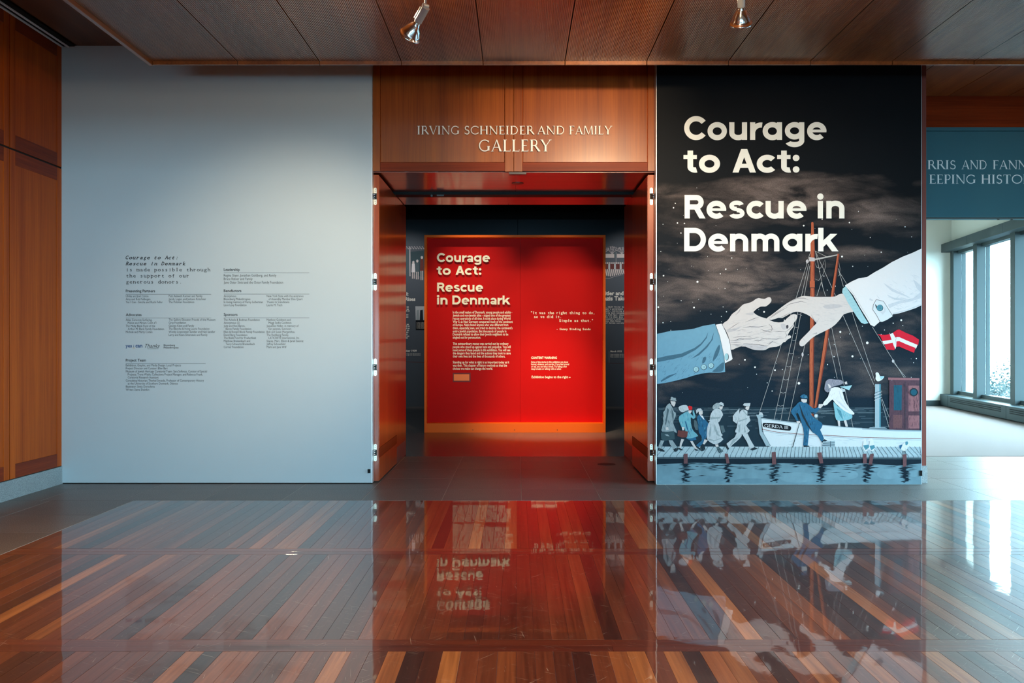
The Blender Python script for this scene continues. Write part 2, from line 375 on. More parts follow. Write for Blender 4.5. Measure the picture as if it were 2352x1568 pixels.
# jambs and leaves
def jamb(name, x0, x1, lab):
    t = empty(name, (x0, 9.45, 0), label=lab, **STRUCT)
    MB().box(x0, x1, 9.12, 9.95, .16, 2.69).build('jamb_panel', M_DOORWOOD, t, bevel=.001)
    MB().box(x0, x1, 9.12, 9.955, 0, .16).build('stone_base', M_STONE, t)
    return t
jamb('trim_1', -1.262, -1.216, 'left inner jamb of cherry wood with stone foot')
jamb('trim_2', 1.16, 1.262, 'right inner jamb of cherry wood with stone foot')
def hinge(parent, xe, z, side, y):
    """concealed knuckle hinge let into the edge of a leaf; side +1 = knuckles reach right"""
    h = empty('hinge', Vector((xe, y, z)) - base_of(parent)); h.parent = parent
    me = MB(); pts = []
    w, hh = .0125, .075
    for k in range(13): a = math.pi * k / 12; pts.append((w * math.cos(a), hh - w + w * math.sin(a)))
    for k in range(13): a = math.pi + math.pi * k / 12; pts.append((w * math.cos(a), -hh + w + w * math.sin(a)))
    me.prism_y([(xe + a, z + b) for a, b in pts], y - .003, y + .004)
    me.build('hinge_plate', M_NICKEL, h)
    MB().box(xe - .012, xe + .016 if side > 0 else xe + .012, y - .006, y + .002, z - .026, z + .026).build('hinge_cavity', M_BLACK, h)
    for k in range(3):
        zz = z + (k - 1) * .015
        MB().tube((xe, y - .008, zz), (xe + side * .034, y - .012, zz), .0055, n=10).build('hinge_knuckle', M_CHROME, h, smooth=True)
    for zz in (.045, .062, -.045, -.062):
        MB().tube((xe + .004 * (1 if abs(zz) > .05 else -1), y - .004, z + zz), (xe, y - .0045, z + zz), .0028, n=8).build('hinge_screw', M_BLACK, h)
def leaf(name, x0, x1, y0, y1, side, lab):
    """leaf standing open at right angles; its hinge edge faces the hall"""
    xi = x1 if side < 0 else x0
    s = 1 if side < 0 else -1
    t = empty(name, ((x0 + x1) / 2, y0, 0), label=lab, **STRUCT)
    MB().box(x0, x1, y0, y1, .012, 2.668).build('leaf_core', M_DOORWOOD, t, bevel=.0015)
    def pc(nm, a, b, z0, z1, th, mat):
        MB().box(min(xi, xi + s * th), max(xi, xi + s * th), a, b, z0, z1).build(nm, mat, t, bevel=.0008)
    pc('leaf_panel', y0 + .004, y1 - .012, .30, 2.66, .004, M_DOORWOOD)
    pc('kick_rail', y0 + .004, y1 - .012, .215, .296, .005, M_RAILSIDE)
    pc('kick_panel', y0 + .004, y1 - .012, .018, .212, .004, M_DOORWOOD)
    P2 = PX(y0)
    for py in (451, 647, 843, 1039):
        hinge(t, x0 + .017 if side < 0 else x1 - .028, P2(0, py)[1], side, y0)
    return t
leaf('door_1', -1.252, -1.206, 7.935, 9.11, -1, 'open door leaf of polished cherry at the left of the entrance')
leaf('door_2', 1.130, 1.188, 7.935, 9.0, 1, 'open door leaf of polished cherry at the right of the entrance')
# upper ceiling, canopy
ce = MB().box(-4.2, 9.3, -5.2, 9.6, 3.775, 4.0).build('ceiling', M_CEILTOP, label='dark upper wood ceiling above the lowered canopy', **STRUCT)
for i in range(7):
    x = 3.2 + i * .62
    MB().box(x, x + .612, 7.9, 9.42, 3.755, 3.775).build('ceiling_panel', M_CANOPY, ce, bevel=.001)
for i in range(3):
    x = -3.78 + i * .47
    MB().box(x, x + .462, 2.5, 7.92, 3.764, 3.776).build('ceiling_panel', M_CEILTOP, ce, bevel=.001)
ZC, YC = 3.329, 6.9
canopy = MB().box(-2.79, 7.0, 1.75, YC - .02, ZC + .03, ZC + .10).build('ceiling_canopy', M_DARKGAP, label='lowered canopy of ribbed wood panels', **STRUCT)
def rib_mesh(w, y0, y1):
    """panel with real grooves along its length"""
    b = MB(); n = round(w / .0112); p = w / n
    for k in range(n):
        xa = k * p; xb = xa + p * .66; xc = xa + p
        b.face([(xa, y0, 0), (xa, y1, 0), (xb, y1, 0), (xb, y0, 0)])
        b.face([(xb, y0, 0), (xb, y1, 0), (xb, y1, .005), (xb, y0, .005)])
        b.face([(xb, y0, .005), (xb, y1, .005), (xc, y1, .005), (xc, y0, .005)])
        b.face([(xc, y0, .005), (xc, y1, .005), (xc, y1, 0), (xc, y0, 0)])
    b.box(0, w, y1, y1 + .018, -.026, .028)
    b.box(0, w, y0, y0 + .002, 0, .028)
    me = bpy.data.meshes.new('canopy_panel'); me.from_pydata(b.v, [], b.f); me.materials.append(M_CANOPY)
    return me
PC = PX(YC); PW = .616
seam0 = PC(1110, 150)[0]
left_edge = PC(352, 150)[0]
me_p = rib_mesh(PW - .006, 2.0, YC - .018)
x = seam0 - 3 * PW
me_l = rib_mesh(x - left_edge - .006, 2.0, YC - .018)
o = piece('canopy_panel', me_l, canopy, left_edge + .003, 0, ZC)
for i in range(12): piece('canopy_panel', me_p, canopy, x + i * PW + .003, 0, ZC)
MB().box(left_edge - .03, left_edge, 1.75, YC, ZC - .03, ZC + .06).build('canopy_edge', M_CANOPY, canopy, bevel=.002)
# slot diffuser by the left wall
sd = empty('slot_diffuser', (-3.86, 5, 3.742), label='black slot air diffuser with two pale rails along left wall', cat='air vent')
MB().box(-3.915, -3.80, 1.75, 7.845, 3.752, 3.762).build('slot', M_BLACK, sd)
for a in (-3.912, -3.86): MB().box(a, a + .013, 1.75, 7.845, 3.742, 3.754).build('slot_rail', plain('white_rail_enamel', (240, 242, 244), .4), sd)
# header at right
MB().box(3.53, 9.2, 9.44, 9.70, 3.44, 4.3).build('wall_beam', M_RAILWOOD, label='red brown wooden beam above the sign band', **STRUCT)
hd = MB().box(3.53, 9.2, 9.46, 9.70, 2.515, 3.40).build('wall_header', M_HEADER, label='grey blue header wall above the window room opening', **STRUCT)
MB().box(3.53, 9.2, 9.45, 9.7, 3.405, 3.44).build('header_trim', M_HEADER, hd)
for x in (5.02, 5.16):
    MB().tube((x, 9.55, 2.515), (x, 9.55, 2.495), .012, n=10).build('ceiling_glide', M_FRAME, hd)
MB().box(3.53, 9.2, 9.5, 9.53, 2.503, 2.515).build('glide_rail', M_FRAME, hd)
# window room
WD = Vector((-.1497, -.9887)); WN = Vector((.9887, -.1497)); WP = Vector((8.4, 17.7))
wr = MB().box(3.6, 8.9, 17.7, 17.9, 0, 4.3).build('wall_far', M_ROOMWALL, label='pale far wall of the window room', **STRUCT)
MB().box(3.6, 8.38, 17.685, 17.7, 0.004, .112).build('baseboard_far', M_FRAME, label='grey base along the far wall', **STRUCT)
MB().box(3.45, 3.6, 9.77, 17.9, 0, 4.3).build('wall_partition', M_ROOMWALL, label='partition between gallery and window room', **STRUCT)
MB().box(3.45, 9.3, 9.6, 17.9, 4.05, 4.3).build('ceiling_window_room', M_ROOMWALL, label='pale ceiling of the window room', **STRUCT)
SL = 9.0
ww = MB()
ww.obox(WP, WD, WN, 0, SL, 0, .25, 0.0, .24).obox(WP, WD, WN, 0, SL, 0, .25, 2.98, 4.3).obox(WP, WD, WN, -.3, .10, 0, .25, .24, 2.98).obox(WP, WD, WN, 8.5, SL, 0, .25, .24, 2.98)
ww.build('wall_window', M_ROOMWALL, label='pale wall above and below the tall windows', **STRUCT)
w1 = empty('window_1', (8.2, 16, .24), label='row of tall windows with grey metal mullions', **STRUCT)
posts = [.22, 1.50, 3.23, 4.96, 6.69, 8.42]
for s0 in posts: MB().obox(WP, WD, WN, s0 - .10, s0 + .10, -.06, .16, .24, 2.98).build('mullion', M_FRAME, w1)
for a, b in zip(posts, posts[1:]):
    MB().obox(WP, WD, WN, a + .1, b - .1, .02, .14, .24, .31).build('window_rail', M_FRAME, w1)
    MB().obox(WP, WD, WN, a + .1, b - .1, .02, .14, 2.92, 2.98).build('window_rail', M_FRAME, w1)
    MB().obox(WP, WD, WN, a + .1, b - .1, .08, .088, .31, 2.92).build('pane', M_GLASS, w1)
va = empty('roller_blind_box', (8.1, 16, 2.98), label='long grey blind box above the tall windows', cat='blind')
for a, b in ((-.05, 1.48), (1.485, 3.2), (3.205, 4.95), (4.955, 6.68), (6.685, 8.5)):
    MB().obox(WP, WD, WN, a, b, -.20, 0, 2.97, 3.13).build('blind_box_section', M_FRAME, va, bevel=.004)
ra = empty('baseboard_heater', (8.0, 16, 0), label='long grey metal heater under the tall windows', cat='heater')
for a, b in ((-.02, .5), (.505, 3.4), (3.405, 6.2), (6.205, 8.5)):
    MB().obox(WP, WD, WN, a, b, -.22, 0, .02, .235).build('heater_case', M_FRAME, ra, bevel=.006)
    if b - a > 1:
        g = MB()
        for k in range(int((b - a - .3) / .05)):
            s = a + .15 + k * .05
            for z in (.12, .15, .18): g.obox(WP, WD, WN, s, s + .036, -.2225, -.219, z, z + .016)
        g.build('grille', M_BLACK, ra, kind='stuff')
# portal normals face into the room
ang = math.atan2(WN.y, WN.x)
c0 = WP + WD * 4.3
portal((c0.x + WN.x * .1, c0.y + WN.y * .1, 1.6), (math.pi / 2, 0, ang + math.pi / 2), 8.2, 2.7)
# gallery shell
MB().box(-4.2, 3.45, 17.6, 17.8, 0, 4.3).build('wall_gallery_back', M_GALTOP, label='dark back wall of the gallery', **STRUCT)
MB().box(-4.2, -4.0, 9.77, 17.8, 0, 4.3).build('wall_gallery_left', M_GALTOP, label='dark left wall of the gallery', **STRUCT)
MB().box(3.40, 3.45, 9.77, 17.8, 0, 4.3).build('wall_gallery_right', M_GALTOP, label='dark right wall of the gallery', **STRUCT)
MB().box(-4.2, 3.45, 9.6, 17.8, 4.3, 4.5).build('ceiling_gallery', M_GALTOP, label='dark ceiling of the gallery', **STRUCT)
MB().box(-4.2, 9.3, 7.9, 9.9, 4.3, 4.5).build('ceiling_fill', M_CEILTOP, label='slab over the entrance wall', **STRUCT)
# hall enclosure behind the camera, with windows
hr = MB().box(7.05, 7.3, -5.2, 3.6, 0, 3.9).box(7.05, 7.3, 9.2, 9.44, 0, 3.9).box(7.05, 7.3, 3.6, 9.2, 0, .6).box(7.05, 7.3, 3.6, 9.2, 2.2, 3.9).build('wall_right', M_WALLWOOD, label='cherry wood wall at the right of the hall', **STRUCT)
w5 = empty('window_5', (7.15, 6.4, .6), label='tall windows in the right hall wall', **STRUCT)
for k in range(4):
    y = 3.6 + k * 1.4
    MB().box(7.15, 7.158, y + .05, y + 1.35, .6, 2.2).build('pane', M_GLASS, w5)
    MB().box(7.05, 7.25, y + 1.35, y + 1.45, .6, 2.2).build('mullion', M_FRAME, w5)
portal((7.07, 6.4, 1.4), (math.pi / 2, 0, math.pi / 2), 5.6, 1.6)
bw = MB()
bw.box(-4.2, 7.3, -5.25, -5.0, 0, .6).box(-4.2, 7.3, -5.25, -5.0, 2.0, 3.9)
for a, b in ((-4.2, -3.2), (-.8, .2), (2.6, 3.6), (6.0, 7.3)): bw.box(a, b, -5.25, -5.0, .6, 2.0)
MB().box(-3.92, 7.05, -5, 1.7, 2.35, 3.7).build('ceiling_shade_block', M_ROOMWALL, label='added unseen low ceiling shading the upper panels', **STRUCT)  # unseen slab, added to shade the upper front wall from the back windows
bw.build('wall_back', M_ROOMWALL, label='window wall behind the camera', **STRUCT)
for k, (a, b) in enumerate(((-3.2, -.8), (.2, 2.6), (3.6, 6.0))):
    w = empty('window_%d' % (k + 2), ((a + b) / 2, -5.1, .6), label='large hall window behind the camera', **STRUCT)
    MB().box(a, b, -5.13, -5.12, .6, 2.0).build('pane', M_GLASS, w)
    MB().box((a + b) / 2 - .03, (a + b) / 2 + .03, -5.16, -5.08, .6, 2.0).build('mullion', M_FRAME, w)
    portal(((a + b) / 2, -5.05, 1.3), (math.pi / 2, 0, 0), b - a, 1.4)
# ------------------------------------------------------------------ lettering
def text_mesh(body, bold=0., shear=0., res=2):
    """built-in typeface -> list of (verts2d, faces), size 1"""
    c = bpy.data.curves.new('lettering', 'FONT'); c.body = body; c.size = 1; c.offset = bold; c.shear = shear; c.resolution_u = res
    o = bpy.data.objects.new('lettering', c); col.objects.link(o)
    dg = bpy.context.evaluated_depsgraph_get()
    me = bpy.data.meshes.new_from_object(o.evaluated_get(dg))
    v = [(p.co.x, p.co.y) for p in me.vertices]; f = [tuple(p.vertices) for p in me.polygons]
    bpy.data.objects.remove(o); bpy.data.curves.remove(c); bpy.data.meshes.remove(me)
    return v, f

def put_text(mb, body, x0, yb, width, Y, P, m=0, bold=0., size=None, shear=0., tall=1., dy=0., cond=1.):
    """a line of the built-in typeface from pixel x0, baseline yb, fitted to a width in pixels"""
    v, f = text_mesh(body, bold, shear)
    if not v: return
    a = min(p[0] for p in v); b = max(p[0] for p in v)
    k = Y / F
    s = (width * k / (b - a)) if width else size * k * cond
    sy = (size * k if size else s) * tall
    X, Z = P(x0, yb); i = len(mb.v)
    mb.v += [(X + (p[0] - a) * s, Y + dy, Z + p[1] * sy) for p in v]
    for q in f:
        mb.f.append(tuple(i + j for j in q)); mb.m.append(m)

GLC = {}
def mono_line(mb, body, x0, yb, pitch, size, Y, P, m=0, bold=0., shear=0., slab=True):
    """typewriter face: letters of the built-in face set on a fixed pitch with slab serifs"""
    SL = {'i': [(.5, 0), (.38, .45)], 'r': [(.25, 0), (.1, .45)], 'n': [(.1, 0), (.92, 0), (.06, .45)], 'm': [(.15, 0), (.5, 0), (.85, 0), (.12, .45)],
          'h': [(.1, 0), (.92, 0), (.06, .68)], 'p': [(.15, -.2), (.05, .45)], 'u': [(.1, .45), (.95, 0)], 'd': [(.98, 0), (.8, .68)],
          'l': [(.5, 0), (.4, .68)], 'b': [(.2, .68)], 'k': [(.25, 0), (.8, 0), (.2, .68)], 'R': [(.25, 0), (.8, 0), (.2, .68)], 'A': [(.15, 0), (.85, 0)],
          'D': [(.2, 0), (.2, .68)], 'w': [(.15, .45), (.85, .45)], 'I': [(.5, 0), (.5, .68)], 'H': [(.2, 0), (.8, 0), (.2, .68), (.8, .68)],
          'y': [(.2, .45), (.8, .45)], 'B': [(.2, 0), (.2, .68)], 'a': [(.8, 0)], 'f': [(.45, 0)], 'q': [(.8, -.22)]}
    k = Y / F; s = size * k
    for n, ch in enumerate(body):
        if ch == ' ': continue
        key = (ch, bold, shear)
        if key not in GLC: GLC[key] = text_mesh(ch, bold, shear)
        v, f = GLC[key]
        if not v: continue
        a = min(p[0] for p in v); b = max(p[0] for p in v)
        X, Z = P(x0 + (n + .5) * pitch, yb)
        w = min(1.25, .86 * pitch / (size * max(.2, b - a))) if ch not in '.,:;!\'"i' else 1.
        i = len(mb.v)
        mb.v += [(X + (p[0] - (a + b) / 2) * s * w, Y, Z + p[1] * s) for p in v]
        for q in f: mb.f.append(tuple(i + j for j in q)); mb.m.append(m)
        if slab:
            for fx, fz in SL.get(ch, []):
                cx = X + (a + (b - a) * fx - (a + b) / 2) * s * w + shear * fz * s; hw = .10 * s; hh = .03 * s; z = Z + (fz + (.0 if fz <= 0 else -.03)) * s
                mb.face([(cx - hw, Y - .0002, z - hh + hh), (cx + hw, Y - .0002, z), (cx + hw, Y - .0002, z + 2 * hh), (cx - hw, Y - .0002, z + 2 * hh)], m)

def arc(cx, cy, rx, ry, a0, a1, t, n=20):
    """ring sector with centre-line radii rx, ry and stroke t"""
    o = []; i = []
    for k in range(n + 1):
        a = math.radians(a0 + (a1 - a0) * k / n); c, s = math.cos(a), math.sin(a)
        o.append((cx + (rx + t / 2) * c, cy + (ry + t / 2) * s)); i.append((cx + (rx - t / 2) * c, cy + (ry - t / 2) * s))
    return [[o[k], o[k + 1], i[k + 1], i[k]] for k in range(n)]
def rc(x0, y0, x1, y1): return [[(x0, y0), (x1, y0), (x1, y1), (x0, y1)]]
def disc(cx, cy, r, n=20): return [[(cx + r * math.cos(2 * math.pi * k / n), cy + r * math.sin(2 * math.pi * k / n)) for k in range(n)]]
T = .222
XH = .745
def vst(x, y0, y1, t=T): return rc(x - t / 2, y0, x + t / 2, y1)
GROT = {   # bold grotesque, cap height 1: letter -> (strokes, advance)
    'C': ([arc(.52, .5, .41, .4, 38, 322, T, 30)], 1.0),
    'o': ([arc(.42, .37, .31, .275, 0, 360, T, 32)], .93),
    'u': ([vst(.11, .3, XH), arc(.385, .3, .275, .205, 180, 360, T), vst(.66, 0, XH)], .89),
    'r': ([vst(.11, 0, XH), arc(.47, .28, .36, .35, 82, 165, T * .98)], .53),
    'a': ([arc(.42, .37, .31, .275, 0, 360, T, 32), vst(.73, 0, XH)], .95),
    'A2': ([vst(.58, 0, .5), arc(.34, .48, .24, .165, 0, 165, T * .9), arc(.31, .2, .21, .115, 0, 360, .17, 26)], .78),
    'g': ([arc(.42, .385, .31, .26, 0, 360, T, 32), vst(.73, -.04, XH), arc(.42, -.04, .31, .16, 0, -155, T)], .95),
    'e': ([arc(.42, .37, .31, .275, 0, 315, T, 30), rc(.15, .32, .835, .435)], .91),
    't': ([vst(.27, .24, .93), arc(.47, .24, .2, .135, 180, 285, T), rc(0, .575, .53, XH)], .60),
    'A': ([[[(0, 0), (.24, 0), (.585, 1), (.345, 1)]], [[(.93, 0), (.69, 0), (.345, 1), (.585, 1)]], rc(.22, .2, .7, .37)], .95),
    'c': ([arc(.42, .37, .31, .275, 42, 318, T, 26)], .80),
    ':': ([disc(.14, .13, .135), disc(.14, .62, .135)], .32),
    'R': ([vst(.11, 0, 1), rc(.11, 1 - T, .5, 1), arc(.5, .689, .2, .2, -90, 90, T), rc(.11, .378, .5, .378 + T), [[(.38, .45), (.62, .48), (.89, 0), (.63, 0)]]], .92),
    's': ([arc(.36, .535, .22, .13, 20, 270, .19), arc(.36, .22, .24, .135, 90, -158, .19)], .76),
    'i': ([vst(.11, 0, XH), disc(.11, .93, .135)], .35),
    'n': ([vst(.11, 0, XH), arc(.385, .42, .275, .225, 0, 180, T), vst(.66, 0, .42)], .89),
    'D': ([vst(.11, 0, 1), rc(.11, 1 - T, .43, 1), arc(.43, .5, .38, .389, -90, 90, T, 26), rc(.11, 0, .43, T)], 1.0),
    'm': ([vst(.11, 0, XH), arc(.35, .44, .24, .205, 0, 180, T), vst(.59, 0, .44), arc(.83, .44, .24, .205, 0, 180, T), vst(1.07, 0, .44)], 1.30),
    'k': ([vst(.11, 0, 1), [[(.18, .15), (.18, .43), (.51, XH), (.81, XH)]], [[(.31, .36), (.47, .53), (.86, 0), (.58, 0)]]], .85),
    ' ': ([], .38)}
def serif_font():
    S, h, t = .15, .035, .15       # thick stem, serif height
    def stem(x, a=0, b=1): return rc(x - S / 2, a, x + S / 2, b)
    def sf(x, y, w=.1): return [[(x - S / 2 - w * .75, y), (x + S / 2 + w * .75, y), (x + S / 2 + w * .3, y + h * (1 if y < .5 else -1)), (x - S / 2 - w * .3, y + h * (1 if y < .5 else -1))]]
    def thin(x0, y0, x1, y1, w=.06): return [[(x0 - w / 2, y0), (x0 + w / 2, y0), (x1 + w / 2, y1), (x1 - w / 2, y1)]]
    G = {}
    st = lambda x: [stem(x), sf(x, 0), sf(x, 1)]
    G['I'] = (st(.17), .38)
    G['H'] = (st(.17) + st(.75) + [rc(.17, .48, .75, .54)], .94)
    G['N'] = ([thin(.14, 0, .14, 1), sf(.14, 0, .08), thin(.8, 0, .8, 1), sf(.8, 1, .08), [[(.02, 1), (.2, 1), (.83, 0), (.74, 0)]]], .95)
    G['R'] = (st(.17) + [rc(.17, .95, .42, 1), arc(.4, .74, .17, .235, -90, 90, .09), rc(.17, .48, .42, .53), [[(.36, .5), (.52, .5), (.88, 0), (.70, 0)]]], .82)
    G['P'] = (st(.17) + [rc(.17, .95, .42, 1), arc(.4, .72, .18, .255, -90, 90, .09), rc(.17, .42, .42, .47)], .68)
    G['D'] = (st(.17) + [rc(.17, .95, .4, 1), arc(.38, .5, .40, .465, -90, 90, .09, 28), rc(.17, 0, .4, .05)], .93)
    G['V'] = ([[[(.03, 1), (.19, 1), (.48, 0), (.42, 0)]], [[(.42, 0), (.48, 0), (.82, 1), (.76, 1)]], sf(.11, 1, .08), sf(.79, 1, .06)], .86)
    G['A'] = ([[[(.04, 0), (.10, 0), (.46, 1), (.40, 1)]], [[(.82, 0), (.66, 0), (.38, 1), (.46, 1)]], rc(.2, .32, .66, .37), sf(.08, 0, .07), sf(.75, 0, .08)], .86)
    G['C'] = ([arc(.5, .5, .42, .465, 40, 320, .085, 30), rc(.8, .72, .83, .93), rc(.8, .07, .83, .26)], .90)
    G['O'] = ([arc(.5, .5, .43, .46, 0, 360, .09, 36)], 1.0)
    G['G'] = ([arc(.5, .5, .42, .465, 40, 320, .085, 30), rc(.8, .74, .83, .93), stem(.8, .08, .42), sf(.8, .42, .07)], .98)
    G['S'] = ([arc(.3, .74, .18, .22, 35, 270, .1), arc(.3, .27, .21, .235, 90, -145, .1), rc(.46, .78, .49, .97), rc(.06, .03, .09, .25)], .60)
    G['E'] = (st(.17) + [rc(.17, .95, .58, 1), rc(.17, .47, .5, .52), rc(.17, 0, .62, .05), rc(.555, .84, .58, 1), rc(.59, 0, .62, .17)], .68)
    G['F'] = (st(.17) + [rc(.17, .95, .58, 1), rc(.17, .46, .5, .51), rc(.555, .84, .58, 1)], .64)
    G['L'] = (st(.17) + [rc(.17, 0, .62, .05), rc(.59, 0, .62, .18)], .66)
    G['T'] = ([stem(.38), sf(.38, 0), rc(.04, .95, .72, 1), rc(.04, .82, .068, 1), rc(.692, .82, .72, 1)], .76)
    G['M'] = ([thin(.08, 0, .16, 1), sf(.08, 0, .06), [[(.12, 1), (.26, 1), (.58, .05), (.52, 0)]], [[(.52, 0), (.58, 0), (.92, 1), (.86, 1)]], [[(.86, 1), (.98, 1), (1.04, 0), (.91, 0)]], sf(.975, 0, .07)], 1.12)
    G['Y'] = ([stem(.4, 0, .48), sf(.4, 0), [[(.02, 1), (.18, 1), (.46, .46), (.34, .46)]], [[(.38, .42), (.46, .46), (.82, 1), (.75, 1)]], sf(.1, 1, .07), sf(.78, 1, .06)], .82)
    G['K'] = (st(.17) + [[[(.2, .42), (.2, .5), (.62, 1), (.7, 1)]], [[(.3, .52), (.42, .6), (.84, 0), (.66, 0)]]], .84)
    G[' '] = ([], .36)
    return G
SERIF = serif_font()
def line_width(font, body, track=0.): return sum(font[c][1] + track for c in body) - track
def glyph(mb, font, ch, x, z, s, y0, depth, m=0, sx=1.):
    """one letter in its plane; strokes get hair-thin steps so that they never coincide"""
    for j, st in enumerate(font[ch][0]):
        for q in st:
            pts = [(x + px * s * sx, z + pz * s) for px, pz in q]
            mb.prism_y(pts, y0 - j * .00012, y0 + depth, m, back=depth > 0)
def title_letter(font, ch, X, Z, s, Y, depth, sx, mat, parent):
    if ch in 'i:':           # the loose dots are pieces of their own
        for j, st in enumerate(font[ch][0]):
            mb = MB(); glyph(mb, {ch: ([st], 0)}, ch, X, Z, s, Y, depth, sx=sx)
            mb.build('title_letter_dot' if ch == ':' or j else 'title_letter', mat, parent)
    else:
        mb = MB(); glyph(mb, font, ch, X, Z, s, Y, depth, sx=sx); mb.build('title_letter', mat, parent)
def set_line(font, body, x0, yb, width, cap, Y, P, track=0.):
    """[(letter, x, z, scale, stretch)] for a line fitted between two pixels"""
    k = Y / F; s = cap * k; w = line_width(font, body, track)
    sx = width * k / (w * s) if width else 1.
    X, Z = P(x0, yb); out = []
    for ch in body:
        if ch != ' ': out.append((ch, X, Z, s, sx))
        X += (font[ch][1] + track) * s * sx
    return out
# ------------------------------------------------------------------ donor panel
YP = 7.86
P = PX(YP)
xa, zt = P(141, 100); xb, zb = P(854.5, 1110)
don = empty('donor_panel', ((xa + xb) / 2, YP, .008), label='tall pale grey blue panel listing donors in small black print', cat='wall panel')
MB().box(xa, xb, YP, 7.928, .008, 3.765).build('panel_board', M_DONOR, don, bevel=.001)
MB().box(xb - .004, xb + .003, YP - .001, 7.929, .008, 3.765).build('panel_edge', M_EDGE, don)
MB().box(xa, xb, YP + .01, 7.928, .0005, .008).build('shadow_gap', M_BLACK, don)
(ca, cz), (cb, cz2) = P(845, 1077), P(851, 1086)
MB().box(ca, cb, YP - .012, YP, cz2, cz).build('door_holder', M_BLACK, don)
YT = YP - .0008
P = PX(YT)
h = MB()
mono_line(h, 'Courage to Act:', 288, 595, 8.18, 11.6, YT, P, bold=.02, shear=.3)
mono_line(h, 'Rescue in Denmark', 288, 609, 8.18, 11.6, YT, P, bold=.02, shear=.3)
h.build('title_lettering', M_INK, don, kind='stuff')
h = MB()
for i, t in enumerate(('is made possible through', 'the support of our', 'generous donors.')):
    mono_line(h, t, 288.5, 623 + i * 13.9, 8.15, 11.6, YT, P)
h.build('dedication_lettering', M_INK, don, kind='stuff')
def block(name, head, x, yh, x1, cols, ind=4.5):
    b = MB()
    put_text(b, head, x, yh, None, YT, P, bold=.016, size=9.0, cond=.95)
    (a, z), (c, _) = P(x, yh + 4.6), P(x1, yh)
    b.box(a, c, YT - .0002, YT, z - .0012, z + .0012)
    for cx, y0, step, sz, lines in cols:
        for i, t in enumerate(lines):
            q = len(t) - len(t.lstrip())
            put_text(b, t.strip(), cx + (ind if q else 0), y0 + i * step, None, YT, P, size=sz, cond=.80)
    b.build(name, M_INK, don, kind='stuff')
S7 = 7.35
block('partners_print', 'Presenting Partners', 289, 671, 485, [
    (289, 682.2, 6.9, S7, ['Ulrika and Joel Citron', 'Amy and Rob Feilbogen', 'Yes I Can - Simcha and Ruchi Feller']),
    (387.5, 682, 6.9, S7, ['Patti Askwith Kenner and Family', 'Jacob, Logan, and Jackson Kirschner', 'The Pickman Foundation'])])
block('leadership_print', 'Leadership', 514, 622, 710.5, [
    (514, 635, 8, 8.4, ['Regina Skyer, Jonathan Goldberg, and Family', 'Bruce Ratner and Family', 'Jane Oster Sinisi and the Oster Family Foundation'])])
block('benefactors_print', 'Benefactors', 514, 670.5, 710.5, [
    (514, 682, 6.9, S7, ['Anonymous', 'Bloomberg Philanthropies', 'In loving memory of Penny Leiberman', 'Leon Levy Foundation']),
    (612.5, 682, 6.9, S7, ['New York State with the assistance', ' of Assembly Member Dan Quart', 'Thanks to Scandinavia', 'Laurie M. Tisch'])])
block('advocates_print', 'Advocates', 289, 725.5, 485, [
    (289, 736.7, 6.95, S7, ['Atlas Concrete Surfacing,', ' Melvin and Miriam Cohn z"l', 'The Molly Blank Fund of the', ' Arthur M. Blank Family Foundation', 'Michele and Marty Cohen']),
    (387.5, 736.3, 6.95, S7, ['The Gallery Educator Friends of the Museum', 'Gray Foundation', 'George Klein and Family', 'The Blanche & Irving Laurie Foundation', 'Wendy Lowenstein Sandler and Neil Sandler', 'Larry and Klara Silverstein and Family'])])
block('sponsors_print', 'Sponsors', 514, 725, 710.5, [
    (514, 736.5, 6.95, S7, ['The Achelis & Bodman Foundation', 'Anonymous (2)', 'Judy and Ron Baron,', ' Baron Family Foundation', 'Ellen & Ronald Block Family Foundation', 'David Berg Foundation', 'The Bialik Fund for Freilachkeit', 'Matthew Breitenbach and', ' Terry Schwartz Breitenbach', 'Corner Foundation']),
    (612.5, 736.5, 6.95, S7, ['Matthew Goldstein and', ' Maggi Sedlis Goldstein', 'Jaqueline Heller, in memory of', ' her parents, Survivors', 'Bob and Susan Morgenthau', 'The Rothberg Family,', ' LATICRETE International, Inc.', 'Stacey, Marc, Elliott & Jared Saiontz', 'Jeffrey Schoenfeld', 'Mark and Jane Wilf'])])
block('project_team_print', 'Project Team', 289, 830, 472.5, [
    (289, 841, 6.98, S7, ['Exhibition, Graphic, and Media Design: Local Projects', 'Project Director and Curator: Ellen Bari', 'Museum of Jewish Heritage Curatorial Team: Sara Softness, Curator of Special', ' Projects; Treva Walsh, Collections Project Manager; and Rebecca Frank,', ' Curatorial Research Assistant', 'Consulting Historian: Therkel Straede, Professor of Contemporary History', ' at the University of Southern Denmark, Odense', 'Illustrator: Sveta Dorosheva', 'Writer: Steve Sheinkin'])])
b = MB()
put_text(b, 'yes', 288.5, 797.5, 14.5, YT, P, bold=.022); put_text(b, 'i', 306.3, 797.5, None, YT, P, size=9, bold=.012); put_text(b, 'can', 311, 797.5, 16, YT, P, bold=.022)
b.build('logo_print', M_INKB, don, kind='stuff')
b = MB()
for q in arc(0, 0, 1, 1, 200, 340, .35, 10):
    X, Z = P(307.5, 797); b.prism_y([(X + x * .0105, Z + z * .0095) for x, z in q], YT - .0001, YT, 0, False)
b.build('logo_print', M_INKY, don, kind='stuff')
b = MB(); put_text(b, 'Thanks', 333, 798, 34, YT, P, shear=.45); put_text(b, 'TO SCANDINAVIA', 338, 801.5, 26, YT, P)
b.build('logo_print', M_INK, don, kind='stuff')
b = MB(); put_text(b, 'Bloomberg', 376, 794.5, 26, YT, P, bold=.012); put_text(b, 'Philanthropies', 376, 800, 34, YT, P, bold=.012)
b.build('logo_print', M_INK, don, kind='stuff')
